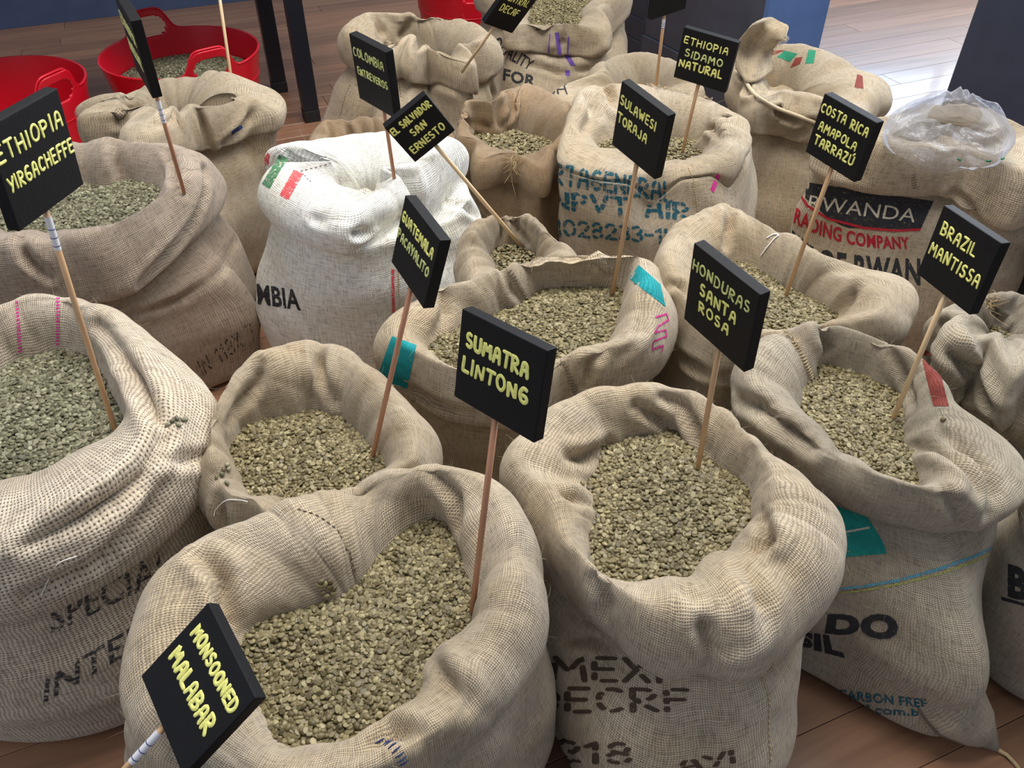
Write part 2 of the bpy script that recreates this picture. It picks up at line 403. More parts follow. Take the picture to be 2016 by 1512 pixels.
def build_sack(q):
    s = q.s; c = q.c; rng = np.random.default_rng(s.get('seed', 1)); s_seed = s.get('seed', 1)
    e = np.stack([np.cos(TH), np.sin(TH)], 1)
    def ring(r, z): return np.concatenate([c + e * (np.asarray(r) * np.ones(NU))[:, None], (np.asarray(z) * np.ones(NU))[:, None]], 1)
    zo = q.zo; rb = q.rb; hb = zo
    body = [ring(rb * .55, .004), ring(rb * s.get('foot', .93), .010), ring(rb * 1.0, .09), ring(rb * 1.03, hb * .45),
            ring(np.minimum(q.rbs * .5 + rb * .5 + .01, q.lim + .03), hb * .78), ring(q.rbs, zo + .004)]
    body = catmull(body, [6, 8, 16, 16, 14])
    bulge = s.get('bulge', .35)
    mi_r = q.ri * (1 - bulge) + q.rc * bulge; mi_z = q.zi + (q.zc - q.zi) * .72
    top = [ring(q.rbs, zo + .004), ring(q.ro - .004, zo), ring(q.ro + s.get('puff', .006), zo * .55 + q.zc * .45),
           ring(q.rc * .45 + q.ro * .55, zo * .12 + q.zc * .88 + .003), ring(q.rc * .9 + q.ri * .1, q.zc + .004), ring(mi_r, mi_z), ring(q.ri * .995 - .002, q.zi), ring(q.ri * .86, q.zi - .045)]
    top = catmull(top, [5, 12, 10, 10, 12, 12, 6])
    P = np.concatenate([body[:-1], top]); nb = len(body) - 1
    nr = len(P)
    # lengths along the profile for the cloth's own coordinates
    seg = np.linalg.norm(np.diff(P, axis=0), axis=2); v = np.concatenate([np.zeros((1, NU)), np.cumsum(seg, 0)])
    vm = v.mean(1); u = TH / (2 * np.pi) * CIRC
    # folds
    jj = np.arange(nr); jc = nb + 27
    env_c = np.exp(-.5 * ((jj - jc) / 15.) ** 2); env_in = np.clip((jj - jc) / 10., 0, 1) * np.clip((nr - 1 - jj) / 6., 0, 1)
    env_b = np.clip(jj / 12., 0, 1) * (jj < nb)
    amp = s.get('fold', 1.0); D = np.zeros((nr, NU))
    T = TH[None, :]; S = vm[:, None]
    for i, n in enumerate((2, 3, 5, 7, 11, 16)):
        for rep in range(2):
            m = rng.uniform(-22, 22); ph = rng.uniform(0, 6.28); w1 = rng.uniform(.4, 1.3); p2 = rng.uniform(0, 6.28)
            x = n * T + m * S + ph + w1 * np.sin(2 * T + 9 * S + p2)
            r = np.abs(np.sin(x / 2)) ** .75 - .70
            gate = .55 + .45 * np.sin(rng.integers(1, 4) * T + rng.uniform(0, 6.28) + 7 * S)
            A = .0125 * (3.2 / n) ** .62 * gate
            D += A * r * (env_c * .9 + env_in * .75 + env_b * s.get('bfold', .30))[:, None]
    D *= amp
    # soft horizontal sag folds of the filled body
    D += s.get('sag', 1) * .003 * np.sin(46 * S + 2.5 * np.sin(2 * T + s_seed) + 1.2 * np.sin(5 * T)) * env_b[:, None] * np.clip((jj - nb * .35) / 20, 0, 1)[:, None]
    N = grid_normals(P)
    if s.get('flip'): N = -N
    outward = np.sum(N[nb // 2, :, :2] * e, 1).mean()
    if outward < 0: N = -N
    P = P + N * D[:, :, None]
    env = np.clip(env_c * 1.0 + env_in * .8 + env_b * s.get('bslack', .30), 0, 1.1) * np.clip(jj / 10., 0, 1) * np.clip((nr - 1 - jj) / 5., 0, 1)
    P = buckle(P, env, rng, s.get('slack', .16))
    N = grid_normals(P)
    if np.sum(N[nb // 2, :, :2] * e, 1).mean() < 0: N = -N
    # hand-placed creases (negative depth) and rolls (positive)
    P0 = P.copy(); uvp, w = project(P0.reshape(-1, 3)); front = ((C0 - P0) * N).sum(2).ravel() > 0
    q.P, q.N, q.u, q.v, q.nb = P, N, u, vm, nb
    for poly, wd_, dp in s.get('creases', []):
        pts = [nearest(q, px, py)[2] for px, py in poly]
        pts = np.array(pts); dist = np.full(P.shape[:2], 9.)
        L = np.zeros(P.shape[:2])
        for k in range(len(pts) - 1):
            a, b = pts[k], pts[k + 1]; ab = b - a; t = np.clip(((P0 - a) @ ab) / max(ab @ ab, 1e-9), 0, 1)
            d = np.linalg.norm(P0 - (a + t[..., None] * ab), axis=2); mk = d < dist
            dist = np.where(mk, d, dist); L = np.where(mk, (k + t) / (len(pts) - 1), L)
        taper = np.sin(np.pi * np.clip(L, .06, .94)) ** .5
        if dp > 0: P = P + N * (dp * 1.3 * taper * np.exp(-.5 * (dist / wd_) ** 2))[..., None]
        else:      # a pinch: narrow groove, and the upper lip rolls over it
            up_ = P0 - pts.mean(0); side = np.sign(np.einsum('ijk,k->ij', P0 - pts[0], np.cross(pts[-1] - pts[0], N[nearest(q, *poly[len(poly) // 2])[:2]])))
            g = np.exp(-(dist / (wd_ * .75)) ** 2); lip = np.exp(-((dist - 1.7 * wd_) / (wd_ * .9)) ** 2)
            P = P + N * (taper * (dp * 1.65 * g - dp * lip * (.50 + .25 * side)))[..., None]
    for _ in range(2): P[1:-1] = P[1:-1] * .6 + .1 * (P[2:] + P[:-2] + np.roll(P, 1, 1)[1:-1] + np.roll(P, -1, 1)[1:-1])
    N = grid_normals(P)
    if np.sum(N[nb // 2, :, :2] * e, 1).mean() < 0: N = -N
    q.P, q.N = P, N; q.pix, q.dep = project(P.reshape(-1, 3)); q.front = ((C0 - P) * N).sum(2).ravel() > 0
    q.root = tag(empty('coffee_sack', (float(c[0]), float(c[1]), 0)), s['label'], 'sack', 'open burlap sacks of green coffee')
    off = np.array([c[0], c[1], 0])
    UV = np.stack([np.broadcast_to(np.r_[u, CIRC], (nr, NU + 1)), np.broadcast_to(vm[:, None], (nr, NU + 1))], -1)
    def part(name, j0, j1, close=False):
        n = j1 - j0 + 1
        V = (P[j0:j1 + 1] - off).reshape(-1, 3)
        i = np.arange(NU); Fc = []; 
        I, J = np.meshgrid(i, np.arange(n - 1)); a = J * NU + I; b = J * NU + (I + 1) % NU
        Fq = np.stack([a, b, b + NU, a + NU], -1).reshape(-1, 4)
        me = bpy.data.meshes.new(name); me.vertices.add(len(V)); me.vertices.foreach_set('co', V.ravel())
        extra = 1 if close else 0
        nf = len(Fq); me.loops.add(nf * 4); me.polygons.add(nf)
        me.loops.foreach_set('vertex_index', Fq.ravel().astype(np.int32)); me.polygons.foreach_set('loop_start', np.arange(nf, dtype=np.int32) * 4)
        me.polygons.foreach_set('use_smooth', np.ones(nf, bool))
        ul = me.uv_layers.new(name='UVMap')
        sub = UV[j0:j1 + 1]
        uvq = np.stack([sub[J, I], sub[J, I + 1], sub[J + 1, I + 1], sub[J + 1, I]], 2).reshape(-1, 2)
        ul.data.foreach_set('uv', uvq.ravel()); me.update(calc_edges=True); me.validate()
        me.materials.append(M_[s.get('mat', 'burlap')])
        return link_mesh(name, me, None, q.root)
    part('sack_body', 0, nb + 1)
    part('rolled_cuff', nb + 1, nr - 1)
def nearest(q, px, py, zone=None):
    """grid position of the cloth point that shows at a pixel of the photograph"""
    P, N = q.P, q.N
    uvp, w = project(P.reshape(-1, 3)); f = ((C0 - P) * N).sum(2).ravel() > 0
    d = np.hypot(uvp[:, 0] - px, uvp[:, 1] - py) + (~f) * 400
    if zone: jj = np.repeat(np.arange(P.shape[0]), NU); d = d + ((jj > q.nb - 2) if zone == 'b' else (jj < q.nb + 2)) * 900
    dep = np.linalg.norm(P.reshape(-1, 3) - C0, axis=1)
    k = np.argmin(np.where(d < 4.5, dep + d * .004, 1e3 + d + dep * 15)); j, i = divmod(k, NU)
    return j, i, P[j, i]
def surf(q, jf, iff, lift=.0009):
    jf = np.clip(jf, 0, q.P.shape[0] - 1.001); j = jf.astype(int); a = (jf - j)[:, None]; i = np.floor(iff).astype(int); b = (iff - i)[:, None]
    i0 = i % NU; i1 = (i + 1) % NU
    g = lambda A: (A[j, i0] * (1 - b) + A[j, i1] * b) * (1 - a) + (A[j + 1, i0] * (1 - b) + A[j + 1, i1] * b) * a
    n = g(q.N); n /= np.linalg.norm(n, axis=1, keepdims=True)
    vv = q.v[j] * (1 - a[:, 0]) + q.v[j + 1] * a[:, 0]
    return g(q.P) + n * lift, np.stack([iff / NU * CIRC, vv], 1)
def pix2grid(q, px, zone=None):
    """grid coordinates of the cloth under given photo points; ok is False where this cloth is not there"""
    px = np.asarray(px, float); nr = q.P.shape[0]; jj, ii = np.divmod(np.arange(nr * NU), NU)
    k = q.front & (q.pix[:, 0] > px[:, 0].min() - 25) & (q.pix[:, 0] < px[:, 0].max() + 25) & (q.pix[:, 1] > px[:, 1].min() - 25) & (q.pix[:, 1] < px[:, 1].max() + 25) & (jj > 1) & (jj < nr - 2)
    if zone == 'b': k &= jj < q.nb - 1
    if zone == 'c': k &= jj > q.nb + 2
    idx = np.nonzero(k)[0]; J = np.zeros(len(px)); I = np.zeros(len(px)); ok = np.zeros(len(px), bool)
    if not len(idx): return J, I, ok
    cp, cd = q.pix[idx], q.dep[idx]; PX = q.pix.reshape(nr, NU, 2)
    for s in range(0, len(px), 400):
        d = np.linalg.norm(px[s:s + 400, None] - cp[None], axis=2); score = np.where(d < 5, cd[None] + d * .01, 1e3 + d)
        m = np.argmin(score, 1); dm = d[np.arange(len(m)), m]; j, i = jj[idx[m]], ii[idx[m]]
        g0 = PX[j, i]; gj = (PX[j + 1, i] - PX[j - 1, i]) / 2; gi = (PX[j, (i + 1) % NU] - PX[j, i - 1]) / 2
        r = px[s:s + 400] - g0; det = gj[:, 0] * gi[:, 1] - gj[:, 1] * gi[:, 0]; det = np.where(np.abs(det) < .3, .3, det)
        dj = np.clip((r[:, 0] * gi[:, 1] - r[:, 1] * gi[:, 0]) / det, -.8, .8); di = np.clip((gj[:, 0] * r[:, 1] - gj[:, 1] * r[:, 0]) / det, -.8, .8)
        J[s:s + 400] = j + dj; I[s:s + 400] = i + di; ok[s:s + 400] = dm < 8
    return J, I, ok
def map_quad(q, quad, V2, lift=.0009, zone=None):
    """V2 in the unit square -> cloth surface; quad = four photo points bl, br, tr, tl"""
    Q = np.array(quad, float); x, y = V2[:, 0], V2[:, 1]
    wts = np.stack([(1 - x) * (1 - y), x * (1 - y), x * y, (1 - x) * y], 1)
    J, I, ok = pix2grid(q, wts @ Q, zone); V, uv = surf(q, J, I, lift); q.ok = ok
    return V, uv
def keep(q, F): return [f for f in F if all(q.ok[list(f)])]
def patch(key, name, quad, mat, nx=24, ny=8, shape=None, lift=.0008, label=None, zone=None, dash=0):
    q = SACKS[key]; gx, gy = np.meshgrid(np.linspace(0, 1, nx + 1), np.linspace(0, 1, ny + 1)); V2 = np.stack([gx.ravel(), gy.ravel()], 1)
    if shape: V2 = np.array([shape(*p) for p in V2])
    V, uv = map_quad(q, quad, V2, lift, zone); V = V - np.array([q.c[0], q.c[1], 0])
    F = [(j * (nx + 1) + i, j * (nx + 1) + i + 1, (j + 1) * (nx + 1) + i + 1, (j + 1) * (nx + 1) + i) for j in range(ny) for i in range(nx) if not (dash and i % dash == 0)]
    return tag(mesh_np(name, V, keep(q, F), M_[mat], q.root, uv=uv), label)
def text_mesh(txt, bold=.02):
    cu = bpy.data.curves.new('tmp', 'FONT'); cu.body = txt; cu.offset = bold; cu.resolution_u = 3
    cu.space_character = 1.02 + bold
    o = bpy.data.objects.new('tmp', cu); COL.objects.link(o)
    bpy.context.view_layer.update()
    me = bpy.data.meshes.new_from_object(o.evaluated_get(bpy.context.evaluated_depsgraph_get()))
    bm = bmesh.new(); bm.from_mesh(me)
    bpy.data.objects.remove(o); bpy.data.curves.remove(cu); bpy.data.meshes.remove(me)
    xs = [v.co.x for v in bm.verts]; ys = [v.co.y for v in bm.verts]; x0, x1, y0, y1 = min(xs), max(xs), min(ys), max(ys)
    bmesh.ops.remove_doubles(bm, verts=bm.verts, dist=1e-4)
    st = .11
    for ax, lo, hi in ((0, x0, x1), (1, y0, y1)):
        k = lo + st
        while k < hi:
            no = (1, 0, 0) if ax == 0 else (0, 1, 0); co = (k, 0, 0) if ax == 0 else (0, k, 0)
            bmesh.ops.bisect_plane(bm, geom=bm.verts[:] + bm.edges[:] + bm.faces[:], plane_co=co, plane_no=no); k += st
    bm.verts.index_update()
    V = np.array([[(v.co.x - x0) / (x1 - x0), (v.co.y - y0) / (y1 - y0)] for v in bm.verts]); F = [[v.index for v in f.verts] for f in bm.faces]
    bm.free(); return V, F
def print_text(key, txt, quad, mat, bold=.02, bend=0, label=None, zone='b'):
    q = SACKS[key]; V2, F = text_mesh(txt, bold)
    if bend: V2 = np.stack([V2[:, 0], V2[:, 1] + bend * (4 * (V2[:, 0] - .5) ** 2 - 1)], 1)
    V, uv = map_quad(q, quad, V2, .0009, zone); V = V - np.array([q.c[0], q.c[1], 0])
    return tag(mesh_np('printed_lettering', V, keep(q, F), M_[mat], q.root, uv=uv), label)

# ------------------------------------------------------------------ hand lettering (strokes)
def arc(cx, cy, rx, ry, a0, a1, n=9):
    return [(cx + rx * math.cos(math.radians(a0 + (a1 - a0) * k / n)), cy + ry * math.sin(math.radians(a0 + (a1 - a0) * k / n))) for k in range(n + 1)]
GL = {
 'A': (.62, [[(.0, .0), (.08, .45)] + arc(.31, .70, .21, .28, 165, 20, 7) + [(.56, .40), (.60, .0)], [(.08, .40), (.55, .40)]]),
 'B': (.58, [[(.0, .0), (.0, 1)], [(0, 1)] + arc(.25, .76, .26, .24, 80, -80) + [(.02, .52)] + arc(.28, .26, .30, .26, 80, -90) + [(0, 0)]]),
 'C': (.60, [arc(.34, .5, .33, .5, 55, 305, 12)]),
 'D': (.60, [[(0, 0), (0, 1)], [(0, 1)] + arc(.18, .5, .42, .5, 80, -80, 10) + [(0, 0)]]),
 'E': (.50, [[(.48, 1), (0, 1), (0, 0), (.50, 0)], [(0, .52), (.42, .52)]]),
 'F': (.48, [[(.48, 1), (0, 1), (0, 0)], [(0, .52), (.40, .52)]]),
 'G': (.62, [arc(.34, .5, .33, .5, 62, 270, 10) + arc(.36, .27, .25, .26, 270, 400, 5) + [(.28, .48)]]),
 'H': (.58, [[(0, 0), (0, 1)], [(.56, 0), (.56, 1)], [(0, .52), (.56, .52)]]),
 'I': (.06, [[(.03, 0), (.03, 1)]]),
 'J': (.50, [[(.46, 1), (.46, .25)] + arc(.24, .24, .22, .24, 0, -170, 7)]),
 'L': (.48, [[(0, 1), (0, 0), (.48, 0)]]),
 'M': (.76, [[(0, 0), (.06, 1), (.38, .38), (.68, 1), (.76, 0)]]),
 'N': (.62, [[(0, 0), (0, 1), (.60, 0), (.60, 1)]]),
 'O': (.66, [arc(.33, .5, .33, .5, 95, 455, 16)]),
 'P': (.54, [[(0, 0), (0, 1)], [(0, 1)] + arc(.22, .73, .30, .27, 80, -90) + [(0, .46)]]),
 'R': (.58, [[(0, 0), (0, 1)], [(0, 1)] + arc(.22, .75, .30, .25, 80, -90) + [(.04, .50), (.56, 0)]]),
 'S': (.54, [arc(.28, .76, .24, .24, 50, 270, 9) + arc(.27, .26, .26, .26, 90, -140, 9)]),
 'T': (.62, [[(0, 1), (.62, 1)], [(.31, 1), (.31, 0)]]),
 'U': (.60, [[(0, 1), (0, .35)] + arc(.30, .30, .30, .30, 180, 360, 9) + [(.60, 1)]]),
 'V': (.62, [[(0, 1), (.31, 0), (.62, 1)]]),
 'W': (.86, [[(0, 1), (.20, 0), (.43, .75), (.64, 0), (.86, 1)]]),
 'Y': (.60, [[(0, 1), (.30, .48)], [(.62, 1), (.26, 0)]]),
 'Z': (.56, [[(.02, 1), (.55, 1), (0, 0), (.56, 0)]]),
 'Ú': (.60, [[(0, 1), (0, .35)] + arc(.30, .30, .30, .30, 180, 360, 9) + [(.60, 1)], [(.34, 1.14), (.48, 1.34)]]),
 '0': (.62, [arc(.31, .5, .31, .5, 95, 455, 16)]),
 '1': (.30, [[(.0, .8), (.22, 1), (.22, 0)]]),
 '2': (.56, [arc(.28, .72, .27, .28, 160, -30, 8) + [(0, 0), (.56, 0)]]),
 '3': (.52, [arc(.24, .75, .26, .25, 140, -80, 8), arc(.24, .26, .28, .26, 80, -140, 8)]),
 '8': (.56, [arc(.28, .76, .23, .24, 90, 450, 12), arc(.28, .26, .28, .26, 90, 450, 12)]),
 '7': (.52, [[(0, 1), (.52, 1), (.18, 0)]]), '/': (.40, [[(0, 0), (.4, 1)]]), ' ': (.34, []),
 '-': (.4, [[(0, .5), (.4, .5)]]), 'Q': (.66, [arc(.33, .5, .33, .5, 95, 455, 16), [(.4, .25), (.66, -.05)]]),
 'K': (.56, [[(0, 0), (0, 1)], [(.54, 1), (.02, .48), (.56, 0)]]), 'X': (.56, [[(0, 1), (.56, 0)], [(.56, 1), (0, 0)]]),
}
def layout(txt, gap=.22):
    x = 0; out = []
    for ch in txt:
        w, st = GL[ch]; out.append((x, st)); x += w + gap
    return out, max(x - gap, .01)
def resample(p, st):
    p = np.array(p, float); d = np.r_[0, np.cumsum(np.linalg.norm(np.diff(p, axis=0), axis=1))]
    n = max(2, int(math.ceil(d[-1] / st)) + 1); t = np.linspace(0, d[-1], n)
    return np.stack([np.interp(t, d, p[:, 0]), np.interp(t, d, p[:, 1])], 1)
def ribbon(V, F, p, w, h):
    """rounded, slightly domed paint stroke in the plane; appended to V, F"""
    n = len(p); t = np.gradient(p, axis=0); t /= np.maximum(np.linalg.norm(t, axis=1, keepdims=True), 1e-9)
    P = np.concatenate([[p[0] - t[0] * w * .5, p[0] - t[0] * w * .38], p, [p[-1] + t[-1] * w * .38, p[-1] + t[-1] * w * .5]])
    Tn = np.concatenate([[t[0], t[0]], t, [t[-1], t[-1]]]); S = np.r_[.3, .75, np.ones(n), .75, .3]
    nrm = np.stack([-Tn[:, 1], Tn[:, 0]], 1); b = len(V)
    for k in range(len(P)):
        for o, z in ((-.5, 0), (-.36, .8), (0, 1), (.36, .8), (.5, 0)):
            x = P[k] + nrm[k] * o * w * S[k]; V.append((x[0], x[1], z * h * (.4 + .6 * S[k])))
    for k in range(len(P) - 1):
        for j in range(4): F.append((b + k * 5 + j, b + k * 5 + j + 1, b + k * 5 + 6 + j, b + k * 5 + 5 + j))
def stencil(key, txt, quad, mat, w=.17, gaps=True, bend=0, seed=3, zone='b'):
    """stencilled strokes with bridges left blank, mapped on the cloth"""
    rnd = random.Random(seed); lay, W = layout(txt, .24); V, F = [], []
    for x, st in lay:
        for s in st:
            p = resample(s, .10) + np.array([x, 0]); n = len(p)
            if gaps and n > 6:
                m = rnd.randint(n // 2 - 1, n // 2 + 1); segs = [p[:m], p[m + 2:]]
                if n > 14: segs = [p[:n // 4], p[n // 4 + 2:n // 2], p[n // 2 + 2:3 * n // 4], p[3 * n // 4 + 2:]]
            else: segs = [p]
            for g in segs:
                if len(g) > 1: ribbon(V, F, g, w, 0)
    V = np.array(V); V2 = np.stack([V[:, 0] / W, V[:, 1]], 1)
    if bend: V2[:, 1] += bend * (4 * (V2[:, 0] - .5) ** 2 - 1)
    q = SACKS[key]; Vs, uv = map_quad(q, quad, V2, .0009, zone); Vs = Vs - np.array([q.c[0], q.c[1], 0])
    return mesh_np('printed_lettering', Vs, keep(q, F), M_[mat], q.root, uv=uv)
def stroke_on(key, pix, w, mat, name='printed_line', lift=.0009, label=None, zone=None):
    """line of ink or thread along photo pixels, laid on the cloth"""
    q = SACKS[key]; t = np.linspace(0, len(pix) - 1, (len(pix) - 1) * 8 + 1); A = np.array(pix, float)
    A = np.stack([np.interp(t, range(len(A)), A[:, 0]), np.interp(t, range(len(A)), A[:, 1])], 1); jj, ii, ok = pix2grid(q, A, zone); jj, ii = jj[ok], ii[ok]
    if len(jj) < 3: print('stroke off', key, pix[0]); return None
    P, uv = surf(q, jj, ii, lift); N = surf(q, jj, ii, 1.0)[0] - surf(q, jj, ii, 0)[0]
    T = np.gradient(P, axis=0); S = np.cross(T, N); S /= np.maximum(np.linalg.norm(S, axis=1, keepdims=True), 1e-9)
    V = []; U = []; off = np.array([q.c[0], q.c[1], 0])
    for o in (-.5, -.17, .17, .5): V.append(P + S * w * o - off); U.append(uv + np.array([0, w * o]))
    V = np.stack(V, 1).reshape(-1, 3); U = np.stack(U, 1).reshape(-1, 2)
    F = [(k * 4 + j, k * 4 + j + 1, k * 4 + j + 5, k * 4 + j + 4) for k in range(len(P) - 1) for j in range(3)]
    return tag(mesh_np(name, V, F, M_[mat], q.root, uv=U), label)
def stitches(key, pix, mat='thread', step=.011, ln=.006, r=.0009, name='stitching', cross=False):
    q = SACKS[key]; g = [nearest(q, *p)[:2] for p in pix]
    J = np.array([x[0] for x in g], float); I = np.array([x[1] for x in g], float)
    for k in range(1, len(I)): I[k] = I[k - 1] + (I[k] - I[k - 1] + NU / 2) % NU - NU / 2
    t = np.linspace(0, len(g) - 1, (len(g) - 1) * 30 + 1); P, _ = surf(q, np.interp(t, range(len(g)), J), np.interp(t, range(len(g)), I), .0006)
    N = surf(q, np.interp(t, range(len(g)), J), np.interp(t, range(len(g)), I), 1.0)[0] - P
    d = np.r_[0, np.cumsum(np.linalg.norm(np.diff(P, axis=0), axis=1))]; bm = bmesh.new(); off = np.array([q.c[0], q.c[1], 0])
    at_ = lambda x, A: np.array([np.interp(x, d, A[:, k]) for k in range(3)])
    x = 0
    while x + ln < d[-1]:
        a, b = at_(x, P) - off, at_(x + ln, P) - off; m = (a + b) / 2; n = at_(x + ln / 2, N); n /= np.linalg.norm(n)
        if cross:
            sd = np.cross(b - a, n); sd /= max(np.linalg.norm(sd), 1e-9); a = m - sd * .006; b = m + sd * .006
        tube(bm, [a - n * .0008, m + n * .0011, b - n * .0008], [r * .7, r, r * .7], 5); x += step
    return bm_obj(name, bm, M_[mat], q.root, True)

# ------------------------------------------------------------------ signs
M_['board'] = simple('black_board_paint', (.0045, .0047, .0062), .62, .25, bump=.25, bscale=240, var=.15)
M_['paint'] = simple('yellow_paint_pen', (.95, .92, .26), .5, bump=.3, bscale=500, var=.12)
M_['paint_pale'] = simple('pale_yellow_paint_pen', (.70, .74, .27), .55, bump=.3, bscale=500, var=.35)
M_['dowel_r'] = wood('dowel_red', (.56, .28, .16), (.40, .18, .10), 2)
M_['dowel'] = wood('dowel_tan', (.66, .42, .23), (.48, .28, .14), 2)
M_['dowel_p'] = wood('dowel_pale', (.80, .60, .36), (.64, .44, .24), 2)
M_['sticker'] = simple('white_sticker', (.80, .80, .85), .4)
M_['sticker_b'] = simple('blue_print', (.05, .08, .25), .5)
def rotv(r):
    r = Vector(r); a = r.length
    return Matrix.Rotation(a, 3, r.normalized()) if a > 1e-6 else Matrix.Identity(3)
def sign(spec, lines, label, dow='dowel', sticker=0, chips=False, stroke=.0045):
    pos, rv, (W, H, T, L, off) = spec
    T = max(T, .0165); M = rotv(rv); root = empty('bean_sign', pos, M)
    tag(root, label, 'sign', 'chalk-black name signs on wooden sticks')
    bm = bmesh.new(); bm_box(bm, (-W / 2, 0, 0), (W / 2, T, H), .0016)
    bm_obj('board', bm, M_['board'], root)
    bm = bmesh.new(); dr = .0042
    tube(bm, [(off, T / 2, .02), (off, T / 2, -L * .5), (off + .0006, T / 2, -L - .055)], [dr, dr, dr * .95], 12)
    bm_obj('dowel', bm, M_[dow], root, True)
    if sticker:
        bm = bmesh.new(); tube(bm, [(off, T / 2, -.012), (off, T / 2, -.012 - sticker)], dr + .0004, 12, False)
        st = bm_obj('price_sticker', bm, M_['sticker'], root, True)
        bm = bmesh.new()
        for k in range(3): tube(bm, [(off, T / 2, -.02 - sticker * (.2 + .25 * k)), (off, T / 2, -.0212 - sticker * (.2 + .25 * k))], dr + .0007, 12, False)
        bm_obj('sticker_print', bm, M_['sticker_b'], st, True)
    rnd = random.Random(label)
    for ln in lines:
        txt, x0, y0, wd, ht = ln[:5]; slope = ln[5] if len(ln) > 5 else 0; mt = ln[6] if len(ln) > 6 else 'paint'
        lay, LW = layout(txt, .34); V, F = [], []
        sx = wd * W / LW; sy = ht * H * .86; x0 = (x0 - .5) * W; y0 = (1 - y0 - (.025 if ln is not lines[0] else 0)) * H
        sw = min(.78 * stroke * (ln[7] if len(ln) > 7 else 1), ht * H * .26)
        for gx, st in lay:
            jy = rnd.uniform(-.05, .05) * sy; js = rnd.uniform(.93, 1.05); tl = rnd.uniform(-.06, .06)
            for s in st:
                p = np.array(s, float)
                p = np.stack([(gx + p[:, 0] + p[:, 1] * tl) * sx + x0, p[:, 1] * sy * js + y0 + jy + (gx + p[:, 0]) * sx * slope], 1)
                p = resample(p, .0022)
                k = len(p) - 1; p[1:k] += np.array([[rnd.uniform(-1, 1), rnd.uniform(-1, 1)] for _ in range(max(k - 1, 0))]).reshape(-1, 2) * .00018
                ribbon(V, F, p, sw * rnd.uniform(.9, 1.12), .0009)
        V = np.array(V); V3 = np.stack([V[:, 0], -.0001 - V[:, 2], V[:, 1]], 1)
        mesh_np('lettering', V3, F, M_[mt], root)
    return root

# ------------------------------------------------------------------ coffee beans
def bean_mesh():
    n, m = 18, 9; V = []; F = []
    for j in range(m + 1):
        ph = math.pi * j / m
        for i in range(n):
            a = 2 * math.pi * i / n
            x = math.cos(ph) * 1.0; x = math.copysign(abs(x) ** .9, x); r = math.sin(ph)
            y = r * math.cos(a) * .76; z = r * math.sin(a)
            if z > 0: z *= .60
            else: z = -min(-z * .62, .24)
            if z < -.02 and abs(y) < .13: z += .26 * (1 - abs(y) / .13) * min(1, r * 1.3)     # centre cut on the flat side
            V.append((x, y, z))
    for j in range(m):
        for i in range(n): F.append((j * n + i, j * n + (i + 1) % n, (j + 1) * n + (i + 1) % n, (j + 1) * n + i))
    me = bpy.data.meshes.new('coffee_bean'); me.from_pydata([(x * .0047, y * .0047, z * .0047) for x, y, z in V], [], F)
    bm = bmesh.new(); bm.from_mesh(me); bmesh.ops.remove_doubles(bm, verts=bm.verts, dist=1e-5); bmesh.ops.recalc_face_normals(bm, faces=bm.faces); bm.to_mesh(me); bm.free()
    me.polygons.foreach_set('use_smooth', [True] * len(me.polygons)); me.update()
    return me
BEAN = {}
def bean_object(kind):
    """one real loose bean per colour also serves as the source the heaps are instanced from"""
    return BEAN[kind]
def bean_group(kind):
    ng = bpy.data.node_groups.new('heap_' + kind, 'GeometryNodeTree')
    ng.interface.new_socket('Geometry', in_out='INPUT', socket_type='NodeSocketGeometry')
    ng.interface.new_socket('Geometry', in_out='OUTPUT', socket_type='NodeSocketGeometry')
    N = ng.nodes; gi = N.new('NodeGroupInput'); go = N.new('NodeGroupOutput')
    iop = N.new('GeometryNodeInstanceOnPoints'); jn = N.new('GeometryNodeJoinGeometry'); oi = N.new('GeometryNodeObjectInfo')
    oi.inputs['Object'].default_value = BEAN[kind]; oi.inputs['As Instance'].default_value = True; oi.transform_space = 'ORIGINAL'
    def attr(nm, ty):
        a = N.new('GeometryNodeInputNamedAttribute'); a.data_type = ty; a.inputs['Name'].default_value = nm; return a.outputs['Attribute']
    ng.links.new(gi.outputs[0], iop.inputs['Points']); ng.links.new(oi.outputs['Geometry'], iop.inputs['Instance'])
    ng.links.new(attr('bean', 'BOOLEAN'), iop.inputs['Selection'])
    e2r = N.new('FunctionNodeEulerToRotation'); ng.links.new(attr('rot', 'FLOAT_VECTOR'), e2r.inputs[0])
    ng.links.new(e2r.outputs[0], iop.inputs['Rotation'])
    ng.links.new(attr('siz', 'FLOAT_VECTOR'), iop.inputs['Scale'])
    ng.links.new(gi.outputs[0], jn.inputs[0]); ng.links.new(iop.outputs[0], jn.inputs[0]); ng.links.new(jn.outputs[0], go.inputs[0])
    return ng
GRP = {}
